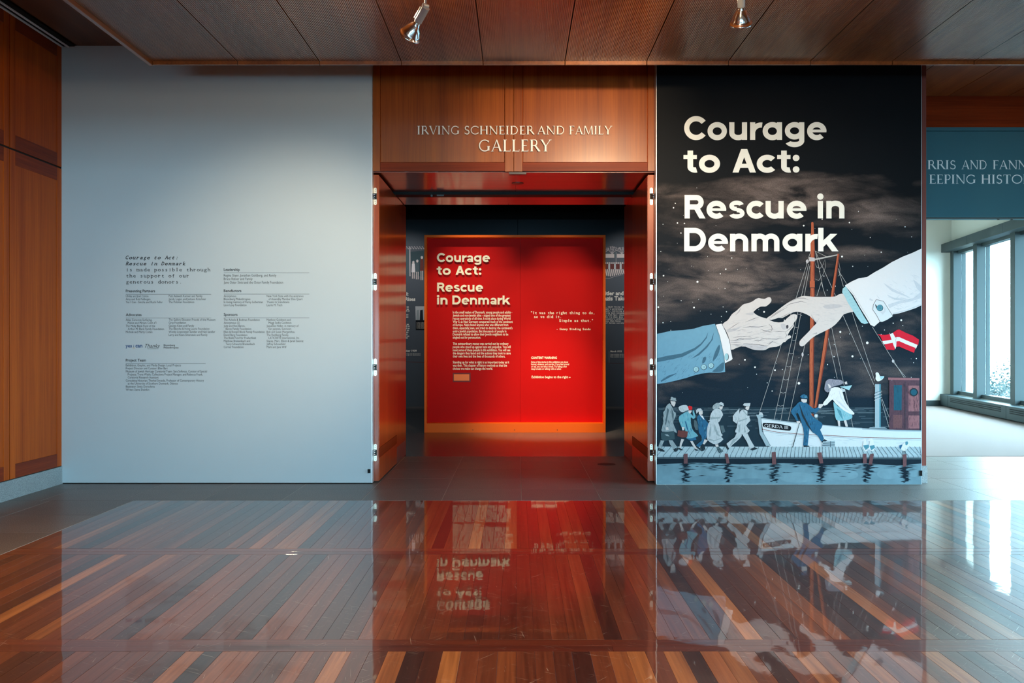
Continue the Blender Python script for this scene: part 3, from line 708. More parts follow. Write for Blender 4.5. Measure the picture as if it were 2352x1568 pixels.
# ------------------------------------------------------------------ sign letters above the entrance
YS = 7.882
P = PX(YS)
sign = empty('gallery_sign', (0, YS, 2.85), label='raised pale serif capitals naming the gallery above the doorway', cat='sign')
def serif_line(words, yb, cap):
    for body, x0, x1 in words:
        for ch, X, Z, s, sx in set_line(SERIF, body, x0, yb, x1 - x0, cap, YS, P, .05):
            mb = MB(); glyph(mb, SERIF, ch, X, Z, s, YS, .010, sx=sx)
            mb.build('letter', M_LETTER, sign)
serif_line([('IRVING', 958, 1056), ('SCHNEIDER', 1066, 1227), ('AND', 1234, 1298), ('FAMILY', 1307, 1405)], 308.5, 19.5)
serif_line([('GALLERY', 1099, 1265)], 347.5, 27)
YH = 9.4585
P = PX(YH)
b = MB()
for body, x0, x1, yb in (('RRIS', 2130, 2196, 388.5), ('AND', 2209, 2268, 388.5), ('FANN', 2280, 2360, 388.5), ('EEPING', 2134, 2242, 421.5), ('HISTOR', 2253, 2370, 421.5)):
    for ch, X, Z, s, sx in set_line(SERIF, body, x0, yb, x1 - x0, 20.5, YH, P, .03): glyph(b, SERIF, ch, X, Z, s, YH, 0, sx=sx)
b.build('lettering', M_HEADERTXT, hd, kind='stuff')
# ------------------------------------------------------------------ intro panel in the gallery
YI = 12.41; YB = 12.55
P = PX(YI)
x0, z1 = P(974.5, 539.5); x1, _ = P(1391, 993)
intro = empty('intro_panel', ((x0 + x1) / 2, YI, 0), label='red introduction panel in a bright orange frame inside the doorway', cat='display panel')
ft = .032
MB().box(x0, x0 + ft, YI, YB + .06, 0, z1).build('frame_side', M_ORANGE, intro, bevel=.001)
MB().box(x1 - ft, x1, YI, YB + .06, 0, z1).build('frame_side', M_ORANGE, intro, bevel=.001)
MB().box(x0 + ft, x1 - ft, YI, YB + .06, z1 - ft, z1).build('frame_top', M_ORANGE, intro, bevel=.001)
MB().box(x0 + ft, x1 - ft, YI, YB + .06, 0, .126).build('plinth', M_ORANGE, intro, bevel=.001)
xm = PX(YB)(1195, 0)[0]
MB().box(x0 + ft, xm - .001, YB, YB + .05, .126, z1 - ft).build('board', M_RED, intro)
MB().box(xm + .001, x1 - ft, YB, YB + .05, .126, z1 - ft).build('board', M_RED, intro)
for px in (1086, 1182, 1280):
    X, Z = P(px, 987); MB().tube((X, YI - .002, Z), (X, YI, Z), .006, n=8).build('screw', plain('dark_screw', (60, 20, 5), .5), intro)
YTI = YB - .03
P = PX(YTI)
G2 = dict(GROT); G2['a'] = GROT['A2']
for body, xa_, xb_, yb in (('Courage', 1003.5, 1126.5, 601.5), ('to Act:', 1003, 1106.5, 631), ('Rescue', 1004, 1111, 669.5), ('in Denmark', 1004, 1172, 699)):
    for ch, X, Z, s, sx in set_line(G2, body, xa_, yb, xb_ - xa_, 20.6, YTI, P, .02):
        title_letter(G2, ch, X, Z, s, YTI, .016, sx, M_TITLE, intro)
YTF = YB - .0012
P = PX(YTF)
paras = ['In the small nation of Denmark, young people and adults -|Jewish and non-Jewish alike - staged one of the greatest|rescue operations of all time. It took place during World|War II, as Nazi Germany conquered much of the continent|of Europe. Nazis hated anyone who was different from|them, especially Jews, and tried to destroy the continent\'s|entire Jewish population. But thousands of people in|Denmark refused to allow their Jewish neighbors to be|singled out for persecution.',
         'This extraordinary rescue was carried out by ordinary|people who stood up against hate and prejudice. You will|meet some of these people in this exhibition. You will see|the dangers they faced and the actions they took to save|their own lives and the lives of thousands of others.',
         'Standing up for what is right is as important today as it|was then. This chapter of history reminds us that the|choices we make can change the world.']
W = [[136.5, 133, 132.5, 137.5, 127.5, 137, 123, 127.5, 64.5], [128, 133, 132, 133, 120.5], [129.5, 124.5, 91.5]]
for pi, (txt, y0) in enumerate(zip(paras, (719.5, 791.8, 834.3))):
    b = MB()
    for i, t in enumerate(txt.split('|')): put_text(b, t, 1040, y0 + i * 7.24, W[pi][i], YTF, P, bold=.016, size=8.2)
    b.build('paragraph_print', M_TITLE, intro, kind='stuff')
b = MB()
mono_line(b, '"It was the right thing to do,', 1218.5, 721, 4.95, 8.6, YTF, P, bold=.02)
mono_line(b, 'so we did it.', 1226, 730, 4.95, 8.6, YTF, P, bold=.02)
mono_line(b, 'Simple as that."', 1284, 739, 4.95, 8.6, YTF, P, bold=.02)
b.build('quote_print', M_TITLE, intro, kind='stuff')
b = MB(); mono_line(b, '- Henny Sinding Sundo', 1278, 757.7, 3.75, 6.6, YTF, P, bold=.02); b.build('credit_print', M_TITLE, intro, kind='stuff')
b = MB()
put_text(b, 'CONTENT WARNING', 1220, 823.7, 59, YTF, P, bold=.03, size=7.2)
for i, (t, w) in enumerate((('Some of the stories in this exhibition are about', 85), ('hatred, violence, and murder. If you feel scared', 87), ('or sad, you can take a break. Try taking a few', 82), ('deep breaths or talking with an adult.', 69))):
    put_text(b, t, 1220, 833 + i * 5.25, w, YTF, P, bold=.016, size=6.)
b.build('warning_print', M_TITLE, intro, kind='stuff')
b = MB(); put_text(b, 'Exhibition begins to the right', 1221, 868, 84, YTF, P, bold=.02, size=7.8)
X, Z = P(1306.5, 866.4); k = .0059
b.box(X, X + 3 * k, YTF - .0002, YTF, Z - .35 * k, Z + .35 * k); b.face([(X + 2 * k, YTF, Z - 1.5 * k), (X + 4.2 * k, YTF, Z), (X + 2 * k, YTF, Z + 1.5 * k)])
b.build('direction_print', M_TITLE, intro, kind='stuff')
(a, zt), (c, zb) = P(1042.5, 859), P(1078, 874)
MB().box(a, c, YB - .006, YB, zb, zt).build('orange_card', plain('orange_card_print', (255, 120, 30), .5), intro)
(a, zt), (c, zb) = P(1040, 856), P(1081, 877)
MB().box(a, c, YB - .003, YB, zb, zt).build('card_holder', plain('card_holder_red', (120, 8, 6), .6), intro)
# ------------------------------------------------------------------ mural
YM = 7.80
KM = YM / F
P = PX(YM)
mx0, mzb = P(1508.5, 1113); mx1, mzt = P(2116, 95)
mural = empty('exhibition_mural', ((mx0 + mx1) / 2, YM, .002), label='tall dark mural of reaching hands, a boat and fleeing figures', cat='mural')
def sky_print():
    m, N, L, b = newmat('night_sky_print'); tc = N.new('ShaderNodeTexCoord'); b.inputs['Roughness'].default_value = .6; b.inputs['Specular IOR Level'].default_value = .15
    base = base_of(mural)
    nz = N.new('ShaderNodeTexNoise'); nz.inputs['Scale'].default_value = 2.2; nz.inputs['Detail'].default_value = 7; nz.inputs['Roughness'].default_value = .62
    nz.inputs['Distortion'].default_value = .5
    mp = N.new('ShaderNodeMapping'); mp.inputs['Scale'].default_value = (1, 1, 3.2); L.new(tc.outputs['Object'], mp.inputs[0]); L.new(mp.outputs[0], nz.inputs['Vector'])
    wn = N.new('ShaderNodeTexNoise'); wn.inputs['Scale'].default_value = 1.6; wn.inputs['Detail'].default_value = 5; L.new(mp.outputs[0], wn.inputs['Vector'])
    ws = N.new('ShaderNodeVectorMath'); ws.operation = 'SUBTRACT'; ws.inputs[1].default_value = (.5, .5, .5); L.new(wn.outputs['Color'], ws.inputs[0])
    wm = N.new('ShaderNodeVectorMath'); wm.operation = 'MULTIPLY'; wm.inputs[1].default_value = (1.2, 0, .5); L.new(ws.outputs[0], wm.inputs[0])
    wa = N.new('ShaderNodeVectorMath'); L.new(tc.outputs['Object'], wa.inputs[0]); L.new(wm.outputs[0], wa.inputs[1]); warp = wa.outputs[0]
    acc = None
    for px, py, rx, ry, a in ((1800, 455, 330, 62, .9), (1600, 455, 170, 45, .6), (2000, 480, 200, 60, .7), (1620, 520, 160, 40, .35), (1660, 597, 210, 38, .8), (1690, 655, 260, 58, 1.),
                              (1570, 680, 160, 60, .7), (1960, 590, 170, 34, .55), (1860, 690, 60, 50, .25), (1935, 800, 90, 60, .55), (2000, 850, 120, 60, .45), (1820, 845, 60, 70, .55), (1560, 893, 110, 22, .4), (2060, 745, 60, 30, .4), (1690, 830, 60, 30, .25)):
        X, Z = P(px, py); g = N.new('ShaderNodeTexGradient'); g.gradient_type = 'SPHERICAL'
        q = N.new('ShaderNodeMapping'); q.vector_type = 'TEXTURE'
        q.inputs['Location'].default_value = (X - base.x, 0, Z - base.z); q.inputs['Scale'].default_value = (rx * KM, 5, ry * KM)
        L.new(warp, q.inputs[0]); L.new(q.outputs[0], g.inputs[0])
        w = N.new('ShaderNodeMath'); w.operation = 'MULTIPLY'; w.inputs[1].default_value = a; L.new(g.outputs['Fac'], w.inputs[0])
        if acc is None: acc = w.outputs[0]
        else:
            s = N.new('ShaderNodeMath'); s.operation = 'MAXIMUM'; L.new(acc, s.inputs[0]); L.new(w.outputs[0], s.inputs[1]); acc = s.outputs[0]
    rr = N.new('ShaderNodeMapRange'); rr.inputs[1].default_value = .36; rr.inputs[2].default_value = .66; rr.inputs[3].default_value = .08; rr.inputs[4].default_value = 1.9
    L.new(nz.outputs['Fac'], rr.inputs[0])
    pr = N.new('ShaderNodeMath'); pr.operation = 'MULTIPLY'; pr.use_clamp = True; L.new(acc, pr.inputs[0]); L.new(rr.outputs[0], pr.inputs[1])
    sz = N.new('ShaderNodeSeparateXYZ'); L.new(tc.outputs['Object'], sz.inputs[0])
    gr = N.new('ShaderNodeMapRange'); gr.inputs[1].default_value = .7; gr.inputs[2].default_value = 2.4; L.new(sz.outputs['Z'], gr.inputs[0])
    dk = N.new('ShaderNodeMix'); dk.data_type = 'RGBA'; dk.inputs[6].default_value = lin((8, 30, 46)); dk.inputs[7].default_value = lin((6, 9, 15)); L.new(gr.outputs[0], dk.inputs[0])
    cl = N.new('ShaderNodeMix'); cl.data_type = 'RGBA'; cl.inputs[7].default_value = lin((112, 98, 94)); L.new(pr.outputs[0], cl.inputs[0]); L.new(dk.outputs[2], cl.inputs[6])
    sp = N.new('ShaderNodeTexNoise'); sp.inputs['Scale'].default_value = 130; sp.inputs['Detail'].default_value = 2; L.new(tc.outputs['Object'], sp.inputs['Vector'])
    sr = N.new('ShaderNodeMapRange'); sr.inputs[1].default_value = .3; sr.inputs[2].default_value = .7; sr.inputs[3].default_value = .72; sr.inputs[4].default_value = 1.28; L.new(sp.outputs['Fac'], sr.inputs[0])
    hs = N.new('ShaderNodeHueSaturation'); L.new(cl.outputs[2], hs.inputs['Color']); L.new(sr.outputs[0], hs.inputs['Value']); L.new(hs.outputs[0], b.inputs['Base Color'])
    return m
MB().box(mx0, mx1, YM, 7.888, .004, mzt).build('mural_board', sky_print(), mural)
MB().box(mx0 - .006, mx0, YM - .001, 7.889, .004, mzt).build('board_edge', M_EDGE, mural)
MB().box(mx1, mx1 + .005, YM - .001, 7.889, .004, mzt).build('board_edge', M_EDGE, mural)
MB().box(mx0, mx1, YM - .001, YM, .002, .009).build('board_edge', M_EDGE, mural)
(ca, cz), (cb, cz2) = P(2111, 1080), P(2117, 1092)
MB().box(ca, cb, YM - .012, YM, cz2, cz).build('door_holder', M_BLACK, mural)
def ink(name, rgb, var=.12, sc=60., streak=0):
    if name in MATS: return MATS[name]
    m = plain(name, rgb, .6, noise=var, nscale=sc, spec=.15)
    return m
CROP = {'A': (1505, 890, 9.224), 'B': (1730, 850, 7.468), 'C': (1950, 830, 5.4056), 'D': (1640, 660, 9.8), 'E': (1500, 720, 8.71), 'F': (1740, 570, 6.0308),
        'G': (1800, 500, 7.128), 'H': (1500, 1020, 3.7333), 'p': (0, 0, 1.)}
def pts(c, s):
    ox, oy, k = CROP[c]
    return [(ox + float(a) / k, oy + float(b) / k) for a, b in (q.split(',') for q in s.split())]
def smooth(p, n=3):
    """closed Catmull-Rom through the traced points"""
    out = []; N_ = len(p)
    for i in range(N_):
        p0, p1, p2, p3 = p[i - 1], p[i], p[(i + 1) % N_], p[(i + 2) % N_]
        for k in range(n):
            t = k / n
            out.append(tuple(.5 * (2 * p1[j] + (p2[j] - p0[j]) * t + (2 * p0[j] - 5 * p1[j] + 4 * p2[j] - p3[j]) * t * t + (3 * p1[j] - p0[j] - 3 * p2[j] + p3[j]) * t ** 3) for j in (0, 1)))
    return out
class Art(MB):
    """flat printed picture: every shape lies a hair in front of the one before"""
    def __init__(s, Y=YM, lift=.0004, step=.00002):
        super().__init__(); s.Y = Y; s.d = lift; s.step = step; s.mats = []; s.P = PX(Y)
    def mi(s, mat):
        if mat not in s.mats: s.mats.append(mat)
        return s.mats.index(mat)
    def poly(s, p, mat, sm=0):
        s.d += s.step
        if sm: p = smooth(p, sm)
        s.prism_y([s.P(*q) for q in p], s.Y - s.d, 0, s.mi(mat), False); return s
    def cp(s, c, t, mat, sm=0): return s.poly(pts(c, t), mat, sm)
    def ell(s, x, y, rx, ry, mat, n=18): return s.poly([(x + rx * math.cos(2 * math.pi * k / n), y + ry * math.sin(2 * math.pi * k / n)) for k in range(n)], mat)
    def line(s, p, w, mat, taper=False):
        for j, (a, b) in enumerate(zip(p, p[1:])):
            dx, dy = b[0] - a[0], b[1] - a[1]; l = math.hypot(dx, dy) or 1; nx, ny = -dy / l * w / 2, dx / l * w / 2
            e = .25 if taper and j == len(p) - 2 else 1; st = .25 if taper and j == 0 else 1
            s.poly([(a[0] + nx * st, a[1] + ny * st), (b[0] + nx * e, b[1] + ny * e), (b[0] - nx * e, b[1] - ny * e), (a[0] - nx * st, a[1] - ny * st)], mat)
        return s
    def hatch(s, p, mat, n, ang, w, ln, seed=1, lo=0., hi=1., spread=.25):
        '''short engraved strokes inside an outline, between two heights of it'''
        r = random.Random(seed); xs_ = [q[0] for q in p]; ys_ = [q[1] for q in p]; y0_, y1_ = min(ys_), max(ys_)
        def ins(x, y):
            c = False
            for (xa, ya), (xb, yb) in zip(p, p[1:] + p[:1]):
                if (ya > y) != (yb > y) and x < (xb - xa) * (y - ya) / (yb - ya) + xa: c = not c
            return c
        k = 0
        for _ in range(n * 12):
            if k >= n: break
            x, y = r.uniform(min(xs_), max(xs_)), y0_ + (y1_ - y0_) * r.uniform(lo, hi); an = ang + r.uniform(-spread, spread); l = ln * r.uniform(.5, 1.2)
            dx, dy = math.cos(an) * l / 2, math.sin(an) * l / 2
            if ins(x - dx, y - dy) and ins(x + dx, y + dy):
                b_ = r.uniform(-.12, .12) * l
                s.line([(x - dx, y - dy), (x - dy * b_ / l, y + dx * b_ / l), (x + dx, y + dy)], w, mat, True); k += 1
        return s
    def cl(s, c, t, w, mat, taper=True): return s.line(pts(c, t), w, mat, taper)
    def done(s, name, parent, **k): return s.build(name, s.mats, parent, **k)
I_STAR = ink('star_ink', (240, 240, 240), 0); I_SKIN = ink('skin_ink', (212, 203, 202), .05); I_LINE = ink('line_ink', (62, 60, 70), .1); I_SHADE = ink('shade_ink', (192, 186, 190), .1)
I_WHITE = ink('white_ink', (228, 226, 230), .02); I_SLEEVE = ink('blue_sleeve_ink', (112, 160, 186), .08, 25); I_SLEEVED = ink('sleeve_shade_ink', (66, 104, 126), .2, 90)
I_CUFF = ink('pale_blue_cuff_ink', (160, 200, 210), .08); I_PALE = ink('pale_shade_ink', (206, 208, 216), .08, 90); I_TEAL = ink('teal_ink', (82, 142, 160), .15)
I_MAST = ink('mast_ink', (178, 92, 62), .2, 120); I_MASTD = ink('mast_dark_ink', (120, 52, 38), .2, 120); I_ROPE = ink('rope_ink', (176, 174, 174), .1); I_FLAG = ink('flag_red_ink', (214, 24, 50), .05)
I_SEA = ink('sea_ink', (26, 48, 62), .35, 14); I_SEAL = ink('sea_light_ink', (92, 108, 118), .3, 40); I_WATER = ink('water_ink', (116, 148, 162), .3, 9); I_DEEP = ink('deep_water_ink', (14, 32, 46), .2)
I_PLANK = ink('plank_ink', (176, 194, 202), .15, 60); I_PLANKD = ink('plank_line_ink', (40, 62, 78), .1); I_PILE = ink('pile_ink', (112, 74, 78), .25, 60)
I_HULL = ink('hull_ink', (216, 222, 228), .04); I_HULLS = ink('hull_shade_ink', (160, 178, 188), .1); I_CAB = ink('cabin_ink', (88, 60, 72), .25, 70); I_CABL = ink('cabin_light_ink', (150, 100, 106), .2, 70); I_GLASS = ink('cabin_glass_ink', (28, 84, 104), .3, 20)
I_G1 = ink('grey_coat_ink', (150, 162, 168), .2, 60); I_G2 = ink('light_coat_ink', (190, 196, 202), .15, 60); I_G3 = ink('dark_grey_ink', (82, 100, 108), .2, 60); I_CASE = ink('case_ink', (58, 80, 88), .2, 60)
I_TC = ink('teal_coat_ink', (110, 170, 186), .2, 60); I_BS = ink('blue_suit_ink', (40, 98, 134), .2, 60); I_CAP = ink('red_cap_ink', (206, 30, 36), .05); I_BAG = ink('bag_ink', (108, 58, 56), .2); I_SHOE = ink('shoe_ink', (30, 44, 54), .1)
I_HAIR = ink('hair_ink', (140, 138, 152), .25, 80); I_SKY = ink('dark_plate_ink', (16, 22, 30), .05); I_SKIRT = ink('skirt_ink', (132, 186, 200), .15, 60)
# stars
a = Art(lift=.0001, step=.000002)
sr = random.Random(3)
for t in range(150):
    y = sr.triangular(400, 930, 780); x = sr.uniform(1515, 2110); r = sr.choice((.5, .6, .7, .8, 1.0, 1.3))
    a.ell(x, y, r, r, I_STAR, 8)
for x, y, r in ((1547, 477, 1.6), (1556, 512, 1.7), (1572, 513, 1.6), (1602, 647, 2.4), (1564, 535, 1.5), (1524, 633, 1.8), (1512, 705, 2.), (1594, 706, 2.), (1755, 716, 2), (1846, 518, 2), (1951, 511, 1.7), (2024, 579, 1.5), (1934, 589, 2.2), (1711, 826, 2), (1835, 880, 3), (1992, 787, 3), (2070, 735, 2.2), (1930, 762, 2.4), (1958, 818, 2.4), (1734, 843, 2), (1780, 850, 2), (1667, 618, 1.8)):
    a.ell(x, y, r, r, I_STAR, 10)
a.done('printed_stars', mural, kind='stuff')
# sea, jetty, water
a = Art(lift=.0004, step=.00001)
a.poly([(1508.6, 935), (2115.8, 935), (2115.8, 1030), (1508.6, 1030)], I_SEA)
sr = random.Random(5)
for k in range(150):
    y = 936 + abs(sr.gauss(0, 1)) * (9 if k < 90 else 34); x = sr.uniform(1512, 2090); w = sr.uniform(8, 60)
    if y < 1020: a.poly([(x, y), (min(2115, x + w), y - .2), (min(2115, x + w), y + .6), (x, y + .8)], I_SEAL)
a.done('printed_sea', mural)
a = Art(lift=.0040, step=.000008)
a.poly([(1508.6, 1052), (2115.8, 1052), (2115.8, 1112), (1508.6, 1112)], I_WATER)
I_WATERL = ink('pale_water_ink', (124, 156, 170), .2, 12); I_WATERM = ink('mid_water_ink', (108, 140, 155), .25, 12)
for wx, wy, wr_, wh, mm in ((1620, 1100, 46, 8, I_WATERM), (1725, 1104, 40, 6, I_WATERM), (1830, 1096, 40, 12, I_WATERL), (1935, 1090, 36, 12, I_WATERL), (2040, 1088, 26, 12, I_WATERL), (2098, 1086, 12, 9, I_WATERL), (1540, 1106, 28, 5, I_WATERL)):
    a.ell(wx, wy, wr_, wh, mm, 28)
a.poly([(1508.6, 1051), (2115.8, 1054), (2115.8, 1064), (2060, 1069), (1980, 1063), (1900, 1068), (1800, 1063), (1700, 1066), (1600, 1062), (1508.6, 1066)], I_DEEP)
sr = random.Random(11)
for cx, top in ((1574, 1064), (1672, 1062), (1778, 1066), (1884, 1066), (1992, 1066), (2077, 1072)):
    for k in range(26):
        y = top + k * (1108 - top) / 26; w = sr.uniform(6, 16) * (1 - .02 * k); x = cx + sr.uniform(-7, 7)
        a.poly([(x - w, y), (x - w * .3, y - 1.1), (x + w * .5, y - .8), (x + w, y + .2), (x + w * .2, y + 1.1), (x - w * .5, y + .8)], I_DEEP)
for k in range(110):
    y = 1063 + abs(sr.gauss(0, 13)); x = sr.uniform(1520, 2095); w = sr.uniform(4, 16)
    if y < 1108: a.poly([(x - w, y), (x, y - .9), (min(2115, x + w), y), (x, y + .6)], I_DEEP)
a.done('printed_water', mural)
a = Art(lift=.0062, step=.00001)
a.poly([(1508.6, 1025), (2115.8, 1026), (2115.8, 1047), (1508.6, 1046)], I_PLANK)
a.poly([(1508.6, 1046), (2115.8, 1047), (2115.8, 1050.5), (1508.6, 1049.5)], I_HULLS)
a.poly([(1508.6, 1051), (2115.8, 1052), (2115.8, 1053.5), (1508.6, 1052.5)], I_G3)
x = 1512.
while x < 2112:
    d = max(-20, (x - 1885) * .055) if x < 1885 else min(20, (x - 1885) * .11)
    xb_ = min(2115, max(1509, x + d)); a.line([(x, 1025), (xb_, 1046)], .9, I_PLANKD); a.line([(xb_, 1046), (xb_, 1050)], .9, I_PLANKD)
    x += 7 + 8 * min(1, abs(x - 1885) / 350)
a.hatch([(1510, 1026), (2114, 1027), (2114, 1046), (1510, 1045)], I_HULLS, 160, 1.3, .7, 8, 15, spread=.6)
for q in ('1570,1042 1579,1041 1579,1064 1570,1064', '1664,1041 1671,1041 1675,1063 1668,1064', '1772,1038 1781,1037 1782,1065 1773,1066', '1876,1039 1886,1038 1890,1063 1882,1064', '1981,1042 1989,1041 1990,1064 1981,1064', '1998,1042 2006,1041 2002,1066 1994,1066', '2072,1043 2081,1042 2081,1070 2073,1072'):
    a.cp('p', q, I_PILE)
a.done('printed_jetty', mural)
# ropes and spars
a = Art(lift=.0022)
for q in ('1857,606 1778,963', '1860,610 1793,966', '1854,604 1744,948', '1851,780 1810,966', '1862,577 1852,606', '1899,762 1923,869', '1910,752 1960,985', '1935,722 2009,888', '1957,717 2009,875', '2003,750 2077,868', '2052,832 2080,866',
          '1873,578 1890,660', '1873,578 1919,679', '1886,648 1876,680', '1886,648 1896,680', '1925,616 1937,658', '1926,622 1944,651', '1871,576 1900,590'): a.cl('p', q, .9, I_ROPE, False)
for c in range(9):
    t = c / 9; y = 690 + c * 30; x0_ = 1857 - (y - 606) * .2213; x1_ = 1860 - (y - 610) * .188
    a.line([(x0_, y), ((x0_ + x1_) / 2, y + 2.5), (x1_, y)], .7, I_ROPE)
for q in ('1872,604 1876,614 1884,616 1891,606 1894,596', '1871,640 1880,644 1890,630 1896,612 1895,596', '1926,600 1929,616 1928,632 1924,634'): a.cl('p', q, .7, I_ROPE)
a.cp('p', '1863,512 1868,512 1870,545 1871,575 1871,690 1869,840 1869,968 1859,968 1859,840 1861,690 1861.5,575 1862.5,545', I_MAST)
a.cp('p', '1868.6,575 1871,575 1871,690 1869,840 1869,968 1866.5,968 1866.5,840 1868.5,690', I_MASTD)
a.step = .000004
a.hatch(pts('p', '1861.5,575 1871,575 1869,840 1869,968 1859,968 1859,840'), I_MASTD, 70, 1.58, .6, 12, 14, spread=.02)
a.step = .00002
a.ell(1865.5, 513, 2.8, 3.2, I_MAST, 10)
a.cp('p', '1859.5,645 1871,645 1871,660 1859.5,660', I_MAST); a.cp('p', '1859.5,660 1871,660 1871,661.5 1859.5,661.5', I_SHOE)
a.cp('p', '1923,583 1928,583 1915,680 1899,800 1876,936 1870,936 1890,800 1908,680', I_MAST)
a.cp('p', '1926,583 1928,583 1915,680 1899,800 1876,936 1874,936 1896,800 1912.5,680', I_MASTD)
a.cp('p', '1871,594 1923,584 1923,586.5 1871,598', I_ROPE); a.cp('p', '1858,590 1871,592 1871,600 1858,600', I_SHADE); a.ell(1854, 600, 3.5, 4, I_SHADE, 12)
a.ell(2051, 829, 3, 3.6, I_SHADE, 10); a.ell(1843, 814, 2.4, 5, I_SHADE, 10)
a.done('printed_rigging', mural)
# boat
a = Art(lift=.0045)
a.cp('p', '1747,959 1780,964 1830,970 1890,975 1950,981 2000,985 2060,987 2115.8,988 2115.8,1026 1768,1026 1754,998', I_HULL)
a.cp('B', '130,815 350,850 600,880 900,905 1200,935 1500,965 1867,990 1867,1002 1500,978 1200,950 900,922 600,898 350,868 132,834', I_HULLS)
a.cp('p', '1980,983 2060,987 2115.8,988 2115.8,991 2060,990 1980,986', I_HULLS)
a.cl('p', '1749,985 1784,992 1844,997 1891,999 1980,1004 2060,1006 2115,1006.5', 1.2, I_MASTD, False)
a.cl('p', '1749,988 1784,995 1844,1000 1891,1002 1980,1007 2060,1009.5 2115,1010', 1., I_HULLS, False)
a.step = .000004
a.hatch(pts('p', '1760,985 1850,998 2113,1008 2113,1024 1775,1024'), I_HULLS, 25, .03, .6, 22, 12)
a.step = .00002
a.cp('B', '48,762 168,765 170,800 130,805 150,1040 295,1297 215,1297 105,1090 75,830', I_HULLS)
a.cl('B', '130,805 150,1040 295,1297', .8, I_PLANKD, False); a.cl('B', '75,830 105,1090 215,1297', .8, I_PLANKD, False)
a.cp('B', '90,765 110,715 150,725 170,765', I_G2)
a.cp('B', '190,900 400,912 620,955 648,985 640,1022 600,1035 400,1012 200,978 160,945 165,915', I_SKY, 3)
k0 = KM
for ch, X, Z, s, sx in set_line(SERIF, 'GERDA', 1755, 980.5, 42, 7.2, YM, P, .04) + set_line(SERIF, 'III', 1801, 984.3, 9.5, 6.6, YM, P, .0):
    zz = Z - (X - P(1755, 0)[0]) * .075 if ch != 'I' else Z - (X - P(1801, 0)[0]) * .05
    mi = a.mi(I_WHITE)
    for j, stq in enumerate(SERIF[ch][0]):
        for q in stq: a.prism_y([(X + (px * 1.06) * s * sx, zz + pz * s - px * s * .07) for px, pz in q], YM - a.d - .0002 - j * .00005, 0, mi, False)
a.d += .0004
a.cp('C', '498,232 871,232 871,850 495,845', I_CAB); a.cp('C', '482,198 871,205 871,232 485,228', I_CABL)
a.cp('C', '735,298 871,298 871,618 735,618', I_CABL); a.cp('C', '735,668 871,668 871,830 735,830', I_CABL); a.cp('C', '553,292 655,292 650,605 553,605', I_GLASS); a.cp('C', '545,662 658,662 655,825 545,825', I_PILE)
a.step = .000004
a.hatch(pts('C', '500,235 868,235 868,845 500,845'), I_SHOE, 110, 1.57, .5, 10, 9, spread=.05)
a.hatch(pts('C', '735,300 868,300 868,825 735,825'), I_CAB, 60, 1.57, .6, 10, 10, spread=.05)
a.step = .00002
a.cl('C', '693,250 693,845', .8, I_SHOE, False)
for rr_, mm in ((52, I_SHOE), (38, I_GLASS)):
    a.ell(1950 + 800 / 5.4056, 830 + 380 / 5.4056, rr_ / 5.4056, rr_ / 5.4056, mm)
a.cp('C', '320,280 390,280 390,815 318,815', I_HULLS); a.cp('C', '372,280 390,280 390,815 372,815', I_TEAL); a.cp('C', '260,815 440,815 470,830 240,828', I_HULLS)
for z in range(6): a.cl('C', '308,%d 405,%d' % (485 - z * 18, 445 - z * 18), 1.1, I_G3 if z % 2 else I_SHADE, False)
a.cl('C', '395,470 492,815', .9, I_ROPE, False); a.cl('C', '405,460 495,690', .9, I_ROPE, False)
a.ell(1730 + 1075 / 7.468, 850 + 780 / 7.468, 4.6, 4.6, I_HULLS); a.ell(1730 + 1075 / 7.468, 850 + 780 / 7.468, 2.4, 2.4, I_WHITE); a.cp('B', '1050,820 1100,820 1115,880 1060,885', I_G3)
a.done('printed_boat', mural)
# hands
a = Art(lift=.0043)
a.cp('E', '80,405 200,380 350,345 600,330 820,300 1000,245 1235,205 1270,290 1330,440 1370,620 1410,800 1430,960 1440,1165 1330,1180 1130,1180 960,1200 800,1240 650,1290 450,1340 250,1385 80,1405', I_SLEEVE)
a.step = .000004
a.hatch(pts('E', '80,405 600,330 1235,205 1330,440 1410,800 1430,1160 1130,1175 650,1285 80,1400'), I_SLEEVED, 90, -.9, .5, 9, 6, .5, 1.)
a.step = .00002
a.cp('E', '80,890 300,840 560,800 820,690 950,600 1050,480 1100,370 1070,490 960,630 840,730 600,860 400,910 80,970', I_SLEEVED); a.cp('E', '760,905 900,800 1050,660 1160,530 1215,370 1190,520 1080,680 920,830', I_SLEEVED)
a.cp('E', '1190,930 1240,760 1320,620 1335,700 1290,840 1215,935', I_SLEEVED, 2); a.cp('E', '150,1340 300,1240 480,1185 430,1220 300,1290 160,1365', I_SLEEVED)
a.cp('E', '1180,1160 1250,1100 1380,980 1420,1000 1400,1140 1300,1165', I_SLEEVED, 2); a.cp('E', '980,1000 1000,880 1060,870 1040,960', I_SLEEVED, 2)
for x, y in ((860, 1115), (1013, 1070), (1160, 1040)):
    bx_, by_ = 1500 + x / 8.71, 720 + y / 8.71
    a.ell(bx_, by_, 6.5, 6.7, I_SHOE); a.ell(bx_ - .2, by_ - .2, 5.6, 5.8, I_CUFF)
    for dx, dy in ((-1.5, -1.5), (1.5, -1.5), (-1.5, 1.5), (1.5, 1.5)): a.ell(bx_ + dx, by_ + dy, .7, .7, I_SHOE, 8)
